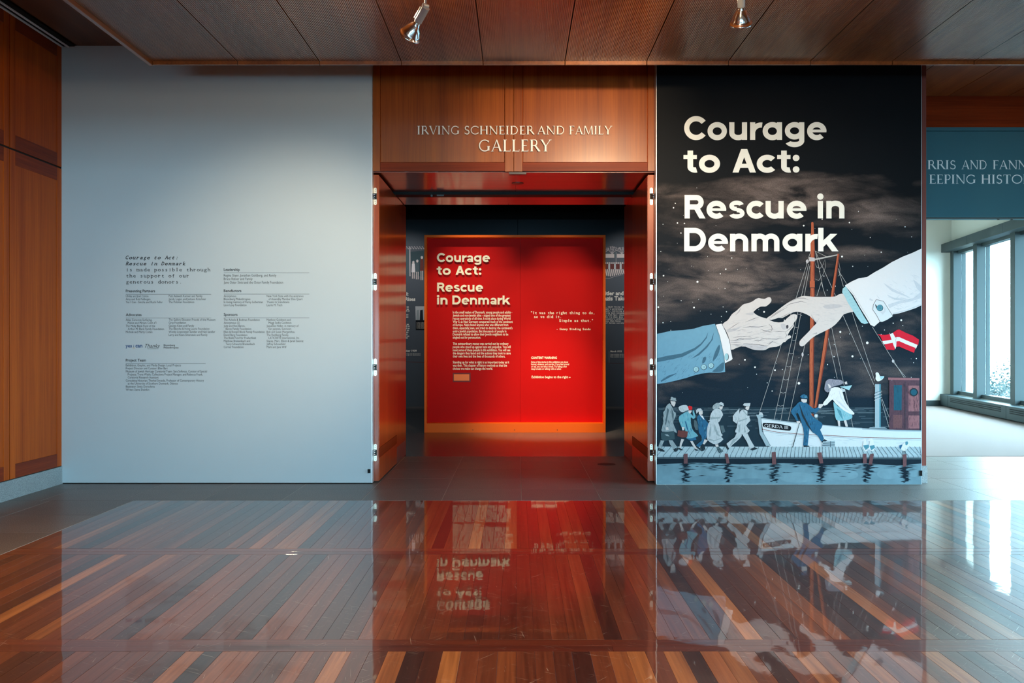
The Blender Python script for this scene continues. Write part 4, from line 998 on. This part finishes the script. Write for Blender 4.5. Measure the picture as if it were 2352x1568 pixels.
a.cp('D', '187,825 290,750 340,690 400,600 480,540 560,470 620,410 680,370 760,355 870,310 930,265 1000,238 1060,250 1140,255 1200,225 1255,220 1285,260 1285,310 1250,360 1190,410 1140,430 1050,430 960,480 900,535 885,560 960,620 1060,665 1180,700 1350,775 1540,780 1640,690 1740,615 1800,598 1860,620 1870,670 1845,730 1790,800 1795,850 1780,890 1710,970 1650,1080 1690,1075 1725,1090 1725,1130 1650,1170 1600,1225 1560,1230 1500,1290 1400,1335 1250,1350 1150,1405 1050,1412 920,1405 800,1370 700,1330 620,1325 500,1360 380,1402 360,1250 310,1070 240,930', I_SKIN, 2)
a.cp('D', '640,1260 800,1290 1000,1300 1200,1320 1150,1400 1050,1408 920,1400 800,1365 700,1325', I_SHADE, 2); a.cp('D', '280,960 420,930 600,880 500,960 320,1010', I_SHADE, 2)
a.cp('D', '700,590 880,560 870,620 760,615', I_SHADE, 2); a.cp('D', '1500,820 1600,830 1620,930 1560,950 1510,900', I_SHADE, 2); a.cp('D', '1620,860 1660,840 1670,900 1630,930', I_LINE, 2)
a.step = .000004
a.hatch(pts('D', '240,930 400,640 620,420 760,370 880,570 1060,680 1350,790 1540,790 1600,1100 1500,1280 1150,1395 900,1395 620,1320 390,1390'), I_SHADE, 90, -.15, .6, 16, 2, .35, 1.)
a.hatch(pts('D', '240,930 400,640 620,420 760,370 880,570 1060,680 1350,790 1540,790 1600,1100 1500,1280 1150,1395 900,1395 620,1320 390,1390'), I_LINE, 34, -.12, .4, 14, 3, .55, 1.)
a.step = .00002
for q in ('1040,935 1120,970 1250,992 1320,970', '1225,820 1290,870 1305,940 1270,990', '1320,985 1450,992 1620,992', '1610,1000 1700,930 1800,820', '1180,1160 1400,1165 1570,1140', '360,1195 480,1188 560,1160 820,1160 1010,1120', '420,1130 560,1108 820,1105',
          '660,1258 800,1272 1000,1285 1130,1312 1210,1312', '870,490 930,455', '1200,1310 1290,1230 1330,1200', '900,1200 1000,1205 1080,1160', '1060,1130 1180,1160 1280,1150', '1600,1000 1630,1080 1590,1140', '360,1240 480,1230 600,1230', '330,940 450,860 560,790', '640,910 800,880 1000,890 1180,860', '480,620 560,540 600,460', '700,780 900,700 1000,670', '1640,690 1700,700', '1800,640 1810,720', '1590,1190 1640,1160', '380,1290 500,1290 620,1270'):
    a.cl('D', q, .85, I_LINE)
a.cp('E', '1250,222 1370,200 1440,340 1510,500 1545,640 1550,730 1585,900 1570,925 1435,990 1420,850 1370,620 1330,440', I_WHITE); a.cl('E', '1370,200 1440,340 1510,500 1545,640 1550,730', .7, I_LINE, False)
a.ell(1500 + 1468 / 8.71, 720 + 865 / 8.71, 5, 8.3, I_SHOE); a.ell(1500 + 1462 / 8.71, 720 + 862 / 8.71, 4.4, 7.8, I_CUFF)
a.done('printed_hand', mural, label='printed left hand in a blue sleeve with white cuff')
a = Art(lift=.0058)
a.cp('F', '1200,630 1120,640 1070,668 940,672 770,672 650,660 590,670 520,700 440,740 350,800 260,870 180,930 120,975 190,992 290,962 340,965 440,910 500,885 560,878 640,900 720,940 790,1010 812,1040 770,1080 700,1160 620,1240 580,1290 580,1340 610,1358 650,1340 720,1270 800,1210 900,1160 1000,1110 1080,1050 1150,970 1190,915 1290,885 1330,870 1280,800 1230,700', I_SKIN, 2)
a.cp('F', '900,800 1050,770 1180,800 1080,830 960,840', I_SHADE, 2); a.cp('F', '740,930 790,1000 812,1035 850,960 830,1000 800,1000', I_SHADE)
a.step = .000004
a.hatch(pts('F', '1200,640 1070,675 770,680 600,690 700,900 820,1040 1000,1100 1150,960 1300,870'), I_SHADE, 60, .15, .6, 14, 5)
a.step = .00002
for q in ('440,745 560,690 640,690 700,710', '350,825 450,770 600,735 680,755', '180,950 260,890 350,830', '740,920 780,1000 805,1040', '850,970 805,1045', '150,980 240,920 330,860 420,810', '300,965 380,930 450,890', '760,1190 820,1170 800,1190', '620,1240 660,1290'): a.cl('F', q, .8, I_LINE)
a.cp('F', '1215,525 1175,560 1168,610 1210,680 1250,760 1310,850 1370,950 1430,1030 1480,1050 1530,1035 1480,960 1400,820 1300,650', I_CUFF)
for k in range(11):
    t = k / 10; x0_, y0_ = 1180 + t * 250, 590 + t * 420; a.cl('F', '%f,%f %f,%f' % (x0_, y0_, x0_ + 75, y0_ - 25), .8, I_TEAL)
a.cp('F', '1205,515 1300,460 1400,415 1510,400 1620,330 1740,265 1850,195 2000,120 2150,60 2264,6 2264,790 2180,830 2060,870 1960,900 1865,915 1868,940 1790,990 1720,1020 1690,1015 1610,1085 1560,1060 1500,960 1420,830 1320,650', I_WHITE)
a.cp('F', '1740,480 1850,550 2000,625 2120,690 2000,650 1850,590', I_PALE, 2); a.cp('F', '1800,780 2000,715 2150,690 2264,600 2264,690 2100,740 1950,770 1820,830', I_PALE); a.cp('F', '1790,640 1900,690 2060,690 1950,720 1840,690', I_PALE, 2)
a.cp('F', '2150,430 2264,520 2264,620 2200,560', I_PALE); a.cp('F', '1860,900 2060,850 2264,770 2264,790 2060,868 1880,912', I_PALE); a.cp('F', '1550,690 1600,720 1580,730 1545,715', I_PALE); a.cp('F', '1640,640 1690,700 1670,690', I_PALE)
a.step = .000004
a.hatch(pts('F', '1760,480 2264,300 2264,780 1870,905 1800,820'), I_PALE, 50, .5, .7, 12, 7)
a.hatch(pts('F', '1800,700 2264,560 2264,780 1880,900'), I_HULLS, 30, -.3, .4, 10, 8)
a.step = .00002
a.cl('F', '1240,520 1330,640 1430,810 1520,950 1575,1050', .8, I_SHADE)
a.cp('F', '1640,710 1740,735 1800,830 1868,938 1790,990 1705,1020 1640,920 1590,850 1600,780', I_HULL); a.cl('F', '1690,1015 1640,920 1590,850 1600,780 1640,710 1740,735 1800,830 1868,938', .9, I_LINE, False)
a.cp('F', '1690,880 1740,870 1760,800 1770,870 1730,920', I_PALE); a.cp('F', '1620,770 1650,800 1640,840', I_LINE)
a.ell(1740 + 1690 / 6.0308, 570 + 826 / 6.0308, 7.6, 7.6, I_SHOE); a.ell(1740 + 1688 / 6.0308, 570 + 824 / 6.0308, 7, 7, I_TEAL)
for dx, dy in ((-1.6, -1.6), (1.6, -1.6), (-1.6, 1.6), (1.6, 1.6)): a.ell(1740 + 1688 / 6.0308 + dx, 570 + 824 / 6.0308 + dy, .7, .7, I_SHOE, 8)
a.done('printed_hand', mural, label='printed right hand in a white sleeve with buttoned tab')
a = Art(lift=.0045)
a.cp('F', '1660,1190 1760,1200 1850,1185 1930,1130 1960,1125 2060,1175 2150,1210 2232,1265 2225,1330 2180,1390 2165,1447 2050,1400 1960,1360 1910,1365 1890,1410 1780,1400 1760,1340 1730,1290 1700,1220', I_FLAG)
a.cp('F', '1725,1287 1860,1265 1920,1230 1960,1230 2060,1275 2212,1338 2195,1382 2060,1330 1960,1285 1910,1290 1860,1310 1745,1330', I_WHITE); a.cp('F', '1828,1190 1872,1172 1922,1270 1918,1360 1905,1398 1880,1340', I_WHITE)
a.cl('F', '1925,1135 1918,1230 1905,1330', .6, I_MASTD)
a.done('printed_flag', mural)
# figures
FIG = [
 [('A', '300,330 230,390 200,480 165,520 175,600 160,650 170,720 140,850 145,930 390,930 450,960 440,900 380,760 385,700 430,600 430,530 390,500 350,400', I_G1), ('A', '320,280 350,270 420,290 425,340 400,395 380,395 340,350', I_SKIN), ('A', '300,255 325,250 325,210 350,190 390,215 430,215 435,255 445,280 380,280', I_G1), ('A', '320,262 440,282 430,292 340,285', I_SHOE),
  ('A', '110,1110 190,1120 150,1200 150,1300 70,1290 70,1230', I_G1), ('A', '280,1110 360,1110 450,1240 380,1290 310,1200', I_G1), ('A', '60,1270 150,1300 205,1340 180,1355 60,1330', I_SHOE), ('A', '380,1300 460,1260 500,1290 450,1355 400,1350', I_SHOE), ('A', '250,420 290,470 230,760 200,800 230,600', I_G3), ('A', '340,420 390,560 380,720 350,600', I_G3), ('A', '215,840 270,830 280,890 230,900', I_SKIN), ('A', '115,950 400,915 410,1090 190,1125 125,1085', I_CASE), ('A', '190,990 260,985 300,1030 240,1020', I_G1)],
 [('A', '490,420 540,380 640,365 690,400 705,470 640,490 580,520 520,490', I_G2), ('A', '690,500 590,545 510,600 495,680 540,800 580,870 620,860 640,950 660,1065 760,1070 905,1020 820,930 770,840 750,700 750,620 800,660 850,620 830,540 800,470 790,520 800,600 740,540', I_TC), ('A', '640,1070 760,1075 850,1040 870,1100 760,1125', I_BS), ('A', '700,480 770,480 760,520 730,550 700,520', I_SKIN), ('A', '685,400 720,380 780,400 780,460 720,475 700,440', I_CAP),
  ('A', '550,1085 610,1095 560,1200 540,1290 510,1270 520,1180', I_SKIN), ('A', '735,1130 790,1130 840,1220 900,1310 850,1300 780,1210', I_SKIN), ('A', '490,1260 600,1320 540,1325 480,1300', I_SHOE), ('A', '830,1290 900,1310 930,1330 850,1335', I_SHOE), ('A', '620,700 660,860 760,1050 700,900 650,720', I_BS), ('A', '480,900 690,925 670,1050 560,1055 465,1020', I_BAG), ('A', '555,830 610,830 610,900 570,900', I_SKIN)],
 [('A', '820,680 870,700 900,800 900,900 850,890 815,800', I_G3), ('A', '930,570 880,640 900,750 920,950 960,1000 990,1080 980,1120 860,1220 920,1260 1030,1140 1090,1000 1090,850 1150,800 1060,680 1010,600', I_BS), ('A', '920,500 1000,490 1000,560 960,580 920,560', I_SKIN), ('A', '860,480 900,440 960,435 1000,485 920,500 870,550', I_G2), ('A', '940,580 1000,590 1040,680 1010,660', I_WHITE), ('A', '850,1210 930,1270 1060,1320 980,1345 860,1260', I_SHOE)],
 [('A', '1370,800 1440,800 1480,930 1410,970', I_G3), ('A', '1310,440 1210,490 1160,600 1150,690 1110,690 1160,712 1330,740 1390,650 1420,600 1430,560 1390,480', I_G2), ('A', '1220,380 1290,325 1360,330 1380,420 1300,440 1240,465 1210,430', I_G1), ('A', '1350,400 1430,390 1420,440 1390,470 1360,450', I_SKIN), ('A', '1340,330 1390,300 1440,330 1450,390 1390,370', I_G2), ('A', '1160,710 1330,740 1390,960 1430,1000 1390,1040 1440,1090 1330,1180 1230,1190 1130,1130 1090,1060 1090,920 1110,800', I_G2),
  ('A', '1250,760 1330,960 1380,1040 1300,1000 1240,860', I_G1), ('A', '1180,760 1180,960 1150,1060 1130,960', I_G1), ('A', '1110,1070 1250,1110 1400,1060 1380,1085 1240,1130 1130,1110', I_G1), ('A', '1040,1090 1110,1110 1040,1200 1000,1200', I_SKIN), ('A', '1260,1200 1330,1195 1340,1260 1290,1260', I_SKIN), ('A', '1000,1190 1040,1200 1060,1310 960,1340 930,1290', I_SHOE), ('A', '1290,1250 1340,1250 1440,1345 1350,1385 1320,1340', I_CASE), ('A', '1160,620 1380,620 1370,650 1170,670', I_G1)],
 [('A', '1780,440 1700,520 1640,600 1640,700 1720,760 1770,600', I_G2), ('A', '1720,960 1830,990 1780,1080 1640,1200 1550,1280 1510,1180 1680,1050', I_G2), ('A', '1840,985 1950,965 2000,1080 2100,1250 2000,1310 1940,1150', I_G2), ('A', '1860,460 1790,510 1750,650 1740,720 1720,850 1690,940 1840,985 1940,960 1995,900 1920,800 2010,700 1990,640 1990,590 1940,590 1950,500', I_G2), ('A', '1880,400 1990,390 1985,440 1960,480 1910,450', I_SKIN), ('A', '1850,370 1880,330 2010,325 2000,390 1900,385', I_G2), ('A', '1880,390 1920,390 1900,440', I_SHOE),
  ('A', '1770,560 1760,700 1940,640 1940,665 1760,725 1745,700', I_G1), ('A', '1860,470 1960,580 1930,585 1850,490', I_G1), ('A', '1800,760 1790,940 1760,960 1770,800', I_G1), ('A', '1880,800 1920,940 1880,950', I_G1), ('A', '1640,1090 1760,1060 1640,1180 1570,1240', I_G1), ('A', '1455,1200 1500,1180 1560,1290 1530,1320', I_SHOE), ('A', '1995,1300 2100,1255 2170,1290 2050,1330', I_SHOE)],
 [('B', '850,980 960,1000 950,1100 930,1290 850,1290 865,1100', I_BS), ('B', '1020,1060 1140,1010 1210,1170 1170,1230 1100,1120', I_BS), ('B', '790,540 720,610 640,700 700,800 750,880 780,880 730,760 760,730 820,880 850,980 960,1000 1020,1070 1100,1060 1170,980 1175,905 1060,830 980,740 1060,740 1140,650 1110,630 1040,660 960,600 900,560', I_BS), ('B', '820,490 920,500 910,550 860,555 820,530', I_SKIN), ('B', '795,455 830,420 870,410 920,435 930,480 840,480', I_BS),
  ('B', '780,560 860,760 960,960 1020,1060 930,960 830,780', I_SHOE), ('B', '920,610 980,720 1060,720 1000,745', I_SHOE), ('B', '735,870 800,870 800,905 750,910', I_SKIN), ('B', '860,1285 950,1290 960,1310 860,1315', I_SHOE), ('B', '1165,1230 1210,1180 1270,1200 1200,1240', I_SHOE), ('B', '786,900 796,900 678,1320 664,1320', I_SHOE), ('B', '1190,1220 1395,1210 1395,1320 1170,1310', I_HULLS), ('B', '1190,1245 1395,1238 1395,1246 1190,1254', I_PLANKD), ('B', '1180,1280 1395,1275 1395,1284 1180,1290', I_PLANKD), ('B', '1318,1215 1326,1215 1322,1318 1314,1318', I_PLANKD)],
 [('B', '1440,850 1480,850 1490,960 1455,960', I_SKIN), ('B', '1545,850 1590,850 1620,965 1580,965', I_SKIN), ('B', '1370,540 1450,620 1660,730 1690,820 1560,860 1420,850 1390,700', I_SKIRT), ('B', '1420,640 1500,700 1540,860 1470,760', I_TEAL), ('B', '1480,280 1600,270 1690,255 1640,345 1560,310', I_CUFF), ('B', '1500,300 1570,330 1570,365 1510,375', I_G2), ('B', '1330,310 1450,290 1520,350 1560,500 1640,640 1730,735 1690,760 1550,690 1400,560 1350,500 1260,590 1200,600 1200,550 1280,450', I_WHITE),
  ('B', '1380,480 1500,560 1660,720 1690,740 1520,620', I_PALE), ('B', '1460,330 1520,480 1600,620 1500,480', I_PALE), ('B', '1110,640 1120,580 1200,575 1190,610 1150,650', I_SKIN), ('B', '1560,200 1600,190 1610,240 1570,240', I_SKIN), ('B', '1220,280 1240,190 1300,150 1400,160 1500,165 1540,220 1480,250 1400,270 1330,300 1320,350 1270,380 1220,340', I_HAIR), ('B', '1270,230 1310,250 1335,290 1300,312', I_SKIN)],
 [('C', '325,150 340,132 365,145 385,185 430,180 425,205 390,235 350,245 325,215 330,180', I_WHITE), ('C', '375,180 432,180 428,200 392,225', I_CUFF), ('C', '313,170 328,160 328,180', I_SHOE)],
 [('C', '135,990 175,960 205,965 215,1020 240,1040 245,1090 200,1115 175,1080 165,1040 180,990', I_WHITE), ('C', '170,1040 240,1030 250,1060 200,1100', I_TEAL), ('C', '215,985 250,958 295,965 305,1030 322,1060 300,1105 250,1100 245,1040 255,990', I_WHITE), ('C', '250,1045 310,1035 320,1070 270,1100', I_TEAL)],
 [('C', '690,1000 715,988 735,1010 725,1060 700,1105 660,1105 640,1080 620,1080 620,1045 650,1035', I_WHITE), ('C', '620,1040 660,1030 640,1085 620,1075', I_BS), ('C', '695,995 720,988 732,1010 715,1040 695,1030', I_TEAL), ('C', '662,1105 670,1105 670,1145 662,1145', I_SHOE), ('C', '688,1105 696,1105 696,1145 688,1145', I_SHOE)]]
for nm, shapes in zip(['printed_figure'] * 7 + ['printed_gull'] * 3, FIG):
    a = Art(lift=.0078)
    for j, (c, t, mm) in enumerate(shapes):
        a.cp(c, t, mm, 2 if len(t.split()) > 6 else 0)
        fold = {I_G1: I_G3, I_G2: I_G1, I_TC: I_BS, I_BS: I_SHOE, I_SKIRT: I_TEAL, I_WHITE: I_SHADE, I_HAIR: I_G3, I_CASE: I_SHOE, I_BAG: I_SHOE}.get(mm)
        if fold and c != 'C' and len(t.split()) > 5:
            a.step = .000004; q = pts(c, t); a.hatch(q, fold, 16 if len(q) > 9 else 6, 1.5 + (.25 if c == 'B' else 0), .7, 9, j + 3, spread=.3); a.hatch(q, I_SKIN if mm is not I_BS else I_TC, 7, 1.55, .5, 6, j + 40, spread=.3); a.step = .00002
    a.done(nm, mural)
# title
YMT = YM - .0105
P = PX(YMT)
for body, xa_, xb_, yb in (('Courage', 1571.5, 1902, 321), ('to Act:', 1570, 1839, 396), ('Rescue in', 1572.5, 1946, 501.5), ('Denmark', 1571.5, 1925.5, 577)):
    for ch, X, Z, s, sx in set_line(GROT, body, xa_, yb, xb_ - xa_, 54, YMT, P, .015):
        title_letter(GROT, ch, X, Z, s, YMT, .002, sx, M_WHITE, mural)
# ------------------------------------------------------------------ gallery graphics on the far wall
YG = 17.535
for side, xa_, xb_, lab in ((-1, -3.95, -.005, 'slate timeline wall panel with children, left of the red panel'), (1, .005, 3.38, 'slate timeline wall panel with trees, right of the red panel')):
    t = empty('timeline_panel', ((xa_ + xb_) / 2, YG, .0), label=lab, cat='wall panel')
    MB().box(xa_, xb_, YG, 17.565, .0, 3.59).build('panel_board', M_GALWALL, t)
    a = Art(YG, .001); Pg = PX(YG); b = MB(); YGT = YG - .002; Pt = PX(YGT)
    if side < 0:
        a.cp('p', '925,580 934,576 942,574 942,634 925,636', I_G3); a.cp('p', '940,566 942.5,566 943,634 940.5,634', I_SHADE)
        a.cp('p', '943,578 985,574 985,640 943,628', I_CASE)
        for k in range(26): a.ell(930 + k * 2, 569 + 2.5 * math.sin(k * 2.1), 1.6, 1.1, I_SHADE, 7)
        a.done('printed_backdrop', t)
        for x, top, mm in ((949.5, 601, I_WHITE), (958.5, 598, I_G3), (969, 590, I_BAG), (979, 586, I_G2)):
            hh = 640 + (x - 950) * .15 - top; a = Art(YG, .0022)
            a.poly([(x - 3.4, top + 4), (x + 3.4, top + 4), (x + 4.4, top + hh * .62), (x - 4.4, top + hh * .62)], mm); a.ell(x, top + 1.5, 2.7, 3.2, I_SKIN, 10)
            a.poly([(x - 3.2, top - .2), (x, top - 2.6), (x + 3.2, top - .2)], I_G2)
            for dx in (-2, 2): a.poly([(x + dx - 1, top + hh * .6), (x + dx + 1, top + hh * .6), (x + dx + 1, top + hh), (x + dx - 1, top + hh)], I_SKIN)
            a.done('printed_child', t)
        a = Art(YG, .001)
        a.poly([(954, 703), (985, 703), (985, 735), (955, 735)], I_G2)
        for x, w in ((957, 5), (965, 6), (974, 6)): a.poly([(x, 712), (x + w, 711), (x + w + 1, 735), (x - 1, 735)], I_SHOE if x == 965 else I_G1)
        a.poly([(955, 735), (985, 735), (985, 758), (955, 758)], I_SKY)
        a.done('printed_photograph', t); a = Art(YG, .001)
        a.poly([(925, 830), (985, 832), (985, 832.8), (925, 830.8)], I_BAG)
        put_text(b, 'War I:', 910, 678.5, 28, YGT, Pt, bold=.03); put_text(b, 'Rises', 931, 690.5, 23, YGT, Pt, bold=.03)
        for y in (706, 711, 715, 724, 729, 746, 750, 755, 759.5, 764, 768.5, 773, 777): put_text(b, 'and so', 927 - (y * 7) % 5, y, 14, YGT, Pt, size=5, bold=.03)
        put_text(b, 'October 1939', 920, 807.5, 37, YGT, Pt, bold=.03)
        for y in (813, 816): put_text(b, 'long fencing and destination', 920, y, 46, YGT, Pt, size=3.4)
        for y in range(742, 757, 3): put_text(b, 'in the school yard', 957, y, 27, YGT, Pt, size=3)
    else:
        br = random.Random(4)
        for tx, sc_ in ((1406, 1.), (1428, .9), (1386, .8)):
            a = Art(YG, .001)
            def branch(x, y, an, ln, w, d):
                x2, y2 = x + math.cos(an) * ln, y - math.sin(an) * ln
                a.line([(x, y), (x2, y2)], w, I_SHADE)
                if d:
                    for q in range(3): branch(x2, y2, an + br.uniform(-.55, .55), ln * br.uniform(.62, .85), w * .7, d - 1)
            for q in range(5): branch(tx, 583, math.pi * (.25 + .125 * q), 8 * sc_, 1., 2)
            a.done('printed_tree', t)
        a = Art(YG, .002)
        for x0_, x1_ in ((1384, 1411), (1417, 1440)): a.poly([(x0_, 583), (x1_, 583), (x1_, 592), (x0_, 592)], I_SKIN)
        a.cp('p', '1411,580 1417,576 1417,592 1412,592', I_G3); a.cl('p', '1415,578 1415,630', .8, I_SHADE, False)
        a.done('printed_banner', t)
        for k in range(13):
            a = Art(YG, .003); x = 1386 + k * 4.4; a.ell(x, 604, 1.7, 2.2, I_SKIN, 8); a.poly([(x - 2, 606), (x + 2, 606), (x + 2.2, 618), (x - 2.2, 618)], I_BAG if k % 3 else I_G2)
            a.poly([(x - 1, 618), (x + 1.6, 618), (x + 5, 634 - abs(k - 3) * .8), (x + 2.4, 635 - abs(k - 3) * .8)], I_SKIN); a.done('printed_marcher', t)
        a = Art(YG, .001)
        a.cl('p', '1384,640 1400,639 1414,634 1432,631', .8, I_SHADE)
        a.poly([(1384, 833), (1440, 834), (1440, 834.7), (1384, 833.7)], I_BAG); a.poly([(1398.5, 806), (1399.3, 806), (1399.3, 834), (1398.5, 834)], I_G1)
        put_text(b, 'Hitler and', 1381, 677.5, 51, YGT, Pt, bold=.03); put_text(b, 'Nazis Take', 1378, 689.5, 60, YGT, Pt, bold=.03)
        for i, w in enumerate(('1933, Adolf Hitler became', 'Germany\'s government', 'dictator, outlawing parties', 'shutting down newspapers', 'agree with Nazi ideas', 'of the lie that Jews', 'the country\'s problems', 'as less than human', 'out of German society')):
            mono_line(b, w, 1381, 706 + i * 4.6, 2.5, 4.4, YGT, Pt, bold=.02, slab=False)
        put_text(b, 'March 1933', 1402, 808.5, 26, YGT, Pt, bold=.03)
        for y in (814.5, 817.5, 820.5): put_text(b, 'Nazis establish the first camp', 1402, y, 40, YGT, Pt, size=3.4)
    a.done('printed_caption' if side < 0 else 'printed_column', t, kind='stuff'); b.build('lettering', M_WHITE, t, kind='stuff')
# ------------------------------------------------------------------ reflector lamps hung from the canopy
M_BULB = plain('lamp_glow', (255, 226, 180), .5, emit=25)
def spotlight(pos, axis, power, label, size=50, aim=None):
    """stem, knuckle, socket and bare silver reflector lamp; pos = rim centre"""
    d = Vector(axis).normalized(); p = Vector(pos)
    t = empty('reflector_lamp', p, label=label, cat='lamp', group='reflector lamps under the canopy')
    neck = p - d * .075; sock0 = neck - d * .02; sock1 = sock0 - d * .095
    side = d.cross(Vector((0, 0, 1))).normalized(); off = side.cross(d).normalized()
    MB().lathe(p, d, [(-.098, .012), (-.086, .019), (-.078, .020), (-.072, .026), (-.05, .040), (-.025, .052), (-.006, .058), (-.006, .061), (.004, .062), (.006, .058)], 36).build('reflector', M_CHROME, t, smooth=True)
    MB().lathe(p, d, [(.004, .058), (.008, .03), (.009, .0)], 28).build('lens', M_BULB, t, smooth=True)
    MB().lathe(p, d, [(-.097, .0), (-.097, .017), (-.075, .017)], 20).build('lamp_base', M_NICKEL, t, smooth=True)
    s = MB(); s.tube(sock0, sock1, .021, n=20); s.build('socket', M_GREYMETAL, t, smooth=False)
    br_ = MB(); c0_, c1_ = sock0 + off * .026 + d * .004, sock1 + off * .026 + d * .02
    u = side * .013; w_ = off * .010
    vv = [c0_ - u, c0_ + u, c0_ + u + w_, c0_ - u + w_, c1_ - u, c1_ + u, c1_ + u + w_, c1_ - u + w_]
    i = len(br_.v); br_.v += [tuple(q) for q in vv]
    for q in ((0, 3, 2, 1), (4, 5, 6, 7), (0, 1, 5, 4), (1, 2, 6, 5), (2, 3, 7, 6), (3, 0, 4, 7)): br_.f.append(q); br_.m.append(0)
    br_.build('bracket', M_GREYMETAL, t, bevel=.003)
    kn = sock1 + off * .012
    MB().tube(kn - side * .016, kn + side * .016, .013, n=16).build('knuckle', M_GREYMETAL, t)
    MB().tube(kn, (kn.x, kn.y, ZC + .002), .0052, n=12).build('stem', M_GREYMETAL, t, smooth=True)
    MB().tube((kn.x, kn.y, ZC - .02), (kn.x, kn.y, ZC + .002), .03, n=20).build('canopy_plate', M_GREYMETAL, t)
    l = bpy.data.lights.new('lamp_beam', 'SPOT'); l.energy = power; l.color = (1, .74, .46); l.spot_size = math.radians(size); l.spot_blend = 1; l.shadow_soft_size = .05
    o = bpy.data.objects.new('lamp_beam', l); col.objects.link(o); o.parent = t; o.location = d * .03
    o.rotation_euler = ((Vector(aim) - p - d * .03) if aim else d).to_track_quat('-Z', 'Y').to_euler()
    g = bpy.data.lights.new('lamp_spill', 'POINT'); g.energy = 20; g.color = (1, .72, .42); g.shadow_soft_size = .03
    o = bpy.data.objects.new('lamp_spill', g); col.objects.link(o); o.parent = t; o.location = -d * .06 + Vector((0, 0, .07))
PL5 = PX(5.0)
X, Z = PL5(942, 82)
spotlight((X, 5.0, Z), (-.52, .62, -.58), LAMP_W, 'silver reflector lamp tilted left on a long stem, above the doorway', aim=(-1.9, 7.86, 1.7))
X, Z = PL5(1702, 55)
spotlight((X, 5.0, Z), (.14, .62, -.76), LAMP_W * .9, 'silver reflector lamp pointing down above the dark mural', 62, aim=(2.15, 7.8, 1.9))
spotlight((-2.05, 4.55, 3.08), (.1, -.1, -.95), LAMP_W, 'silver reflector lamp pointing straight down near the canopy\'s left edge', 100)
spotlight((.95, 4.3, 3.05), (-.05, .95, -.22), LAMP_W * 1.7, 'silver reflector lamp aimed level at the raised sign letters', 40, aim=(.55, 7.9, 2.8))
spotlight((.6, 3.4, 3.05), (.05, -.05, -.98), LAMP_W, 'added unseen reflector lamp brightening the middle of the wooden floor', 110)  # extra lamp out of view, added to brighten the floor boards
# gallery track lights
def gspot(pos, aim, power, size, lab, colr=(1, .84, .62)):
    l = bpy.data.lights.new('gallery_beam', 'SPOT'); l.energy = power; l.color = colr; l.spot_size = math.radians(size); l.spot_blend = 1; l.shadow_soft_size = .05
    o = bpy.data.objects.new('gallery_beam', l); col.objects.link(o); o.location = pos
    o.rotation_euler = (Vector(aim) - Vector(pos)).to_track_quat('-Z', 'Y').to_euler()
    t = empty('track_light', pos, label=lab, cat='lamp', group='gallery track lights')
    d = (Vector(aim) - Vector(pos)).normalized()
    MB().tube(Vector(pos) - d * .02, Vector(pos) - d * .16, .045, n=16).build('housing', M_BLACK, t)
    MB().tube((pos[0], pos[1], pos[2]) , (pos[0], pos[1], 4.3), .008, n=8).build('stem', M_BLACK, t)
gspot((-.75, 10.7, 4.05), (-.55, 12.55, 1.75), GALLERY_W * 1.1, 37, 'black track light above the red panel\'s title')
gspot((.62, 10.6, 4.05), (.55, 12.55, 1.55), GALLERY_W * 1.1, 34, 'black track light above the red panel\'s quotation')
gspot((.3, 10.5, 4.05), (.45, 12.4, -.05), GALLERY_W * 4, 33, 'black track light trained on the orange plinth')
gspot((-2.3, 15.6, 4.05), (-2.1, 17.55, 1.9), GALLERY_W * .7, 60, 'black track light above the timeline panel with children', (1, .95, .9))
gspot((2.3, 15.6, 4.05), (2.1, 17.55, 1.9), GALLERY_W * .7, 60, 'black track light above the timeline panel with trees', (1, .95, .9))
# floor disc in the doorway
X, Z = 0, 0
Yd = F * CAMZ / (1066 - VY)
MB().tube(((1393 - VX) * Yd / F, Yd, .0008), ((1393 - VX) * Yd / F, Yd, .003), .09, n=28).build('floor_box_cover', plain('dark_floor_plate', (46, 42, 40), .5), label='round dark floor cover in the stone at the doorway', cat='floor cover')
# ------------------------------------------------------------------ outside the windows
MB().box(9.5, 160, -60, 170, -6.4, -6.2).build('ground_outside', plain('pale_ground', (54, 60, 62), .9, noise=.35, nscale=.12, spec=.05), label='pale waterfront ground below the windows', kind='structure')
M_LEAF = plain('hazy_foliage', (34, 42, 42), .9, noise=.3, nscale=2, spec=.05); M_TRUNK = plain('hazy_trunk', (36, 34, 34), .9, spec=.05)
tr = random.Random(9)
for k, (tx, ty, th, tw) in enumerate(((23.0, 43, 6.0, 1.4), (25.5, 47, 6.6, 1.9), (30., 54, 5.2, 2.4), (17.5, 38.0, 4.6, 1.2), (33.0, 48., 5.0, 1.6))):
    t = empty('tree', (tx, ty, -6.2), label=('slim', 'tallest', 'broad', 'low', 'small')[k] + ' hazy tree outside the tall windows', cat='tree', group='trees by the waterfront')
    MB().tube((tx, ty, -6.2), (tx, ty, -6.2 + th * .55), .16, .08, 8).build('trunk', M_TRUNK, t)
    c = MB()
    for q in range(1500):
        u = Vector((tr.gauss(0, 1), tr.gauss(0, 1), tr.gauss(0, 1))).normalized() * tr.uniform(.45, 1) ** .6
        p = Vector((tx + u.x * tw, ty + u.y * tw, -6.2 + th * .66 + u.z * th * .36)); n1 = Vector((tr.gauss(0, 1), tr.gauss(0, 1), tr.gauss(0, 1))).normalized(); n2 = n1.orthogonal().normalized(); s = tr.uniform(.05, .12)
        c.face([p - n1 * s, p - n2 * s * .6, p + n1 * s, p + n2 * s * .6])
    c.build('foliage', M_LEAF, t, kind='stuff')
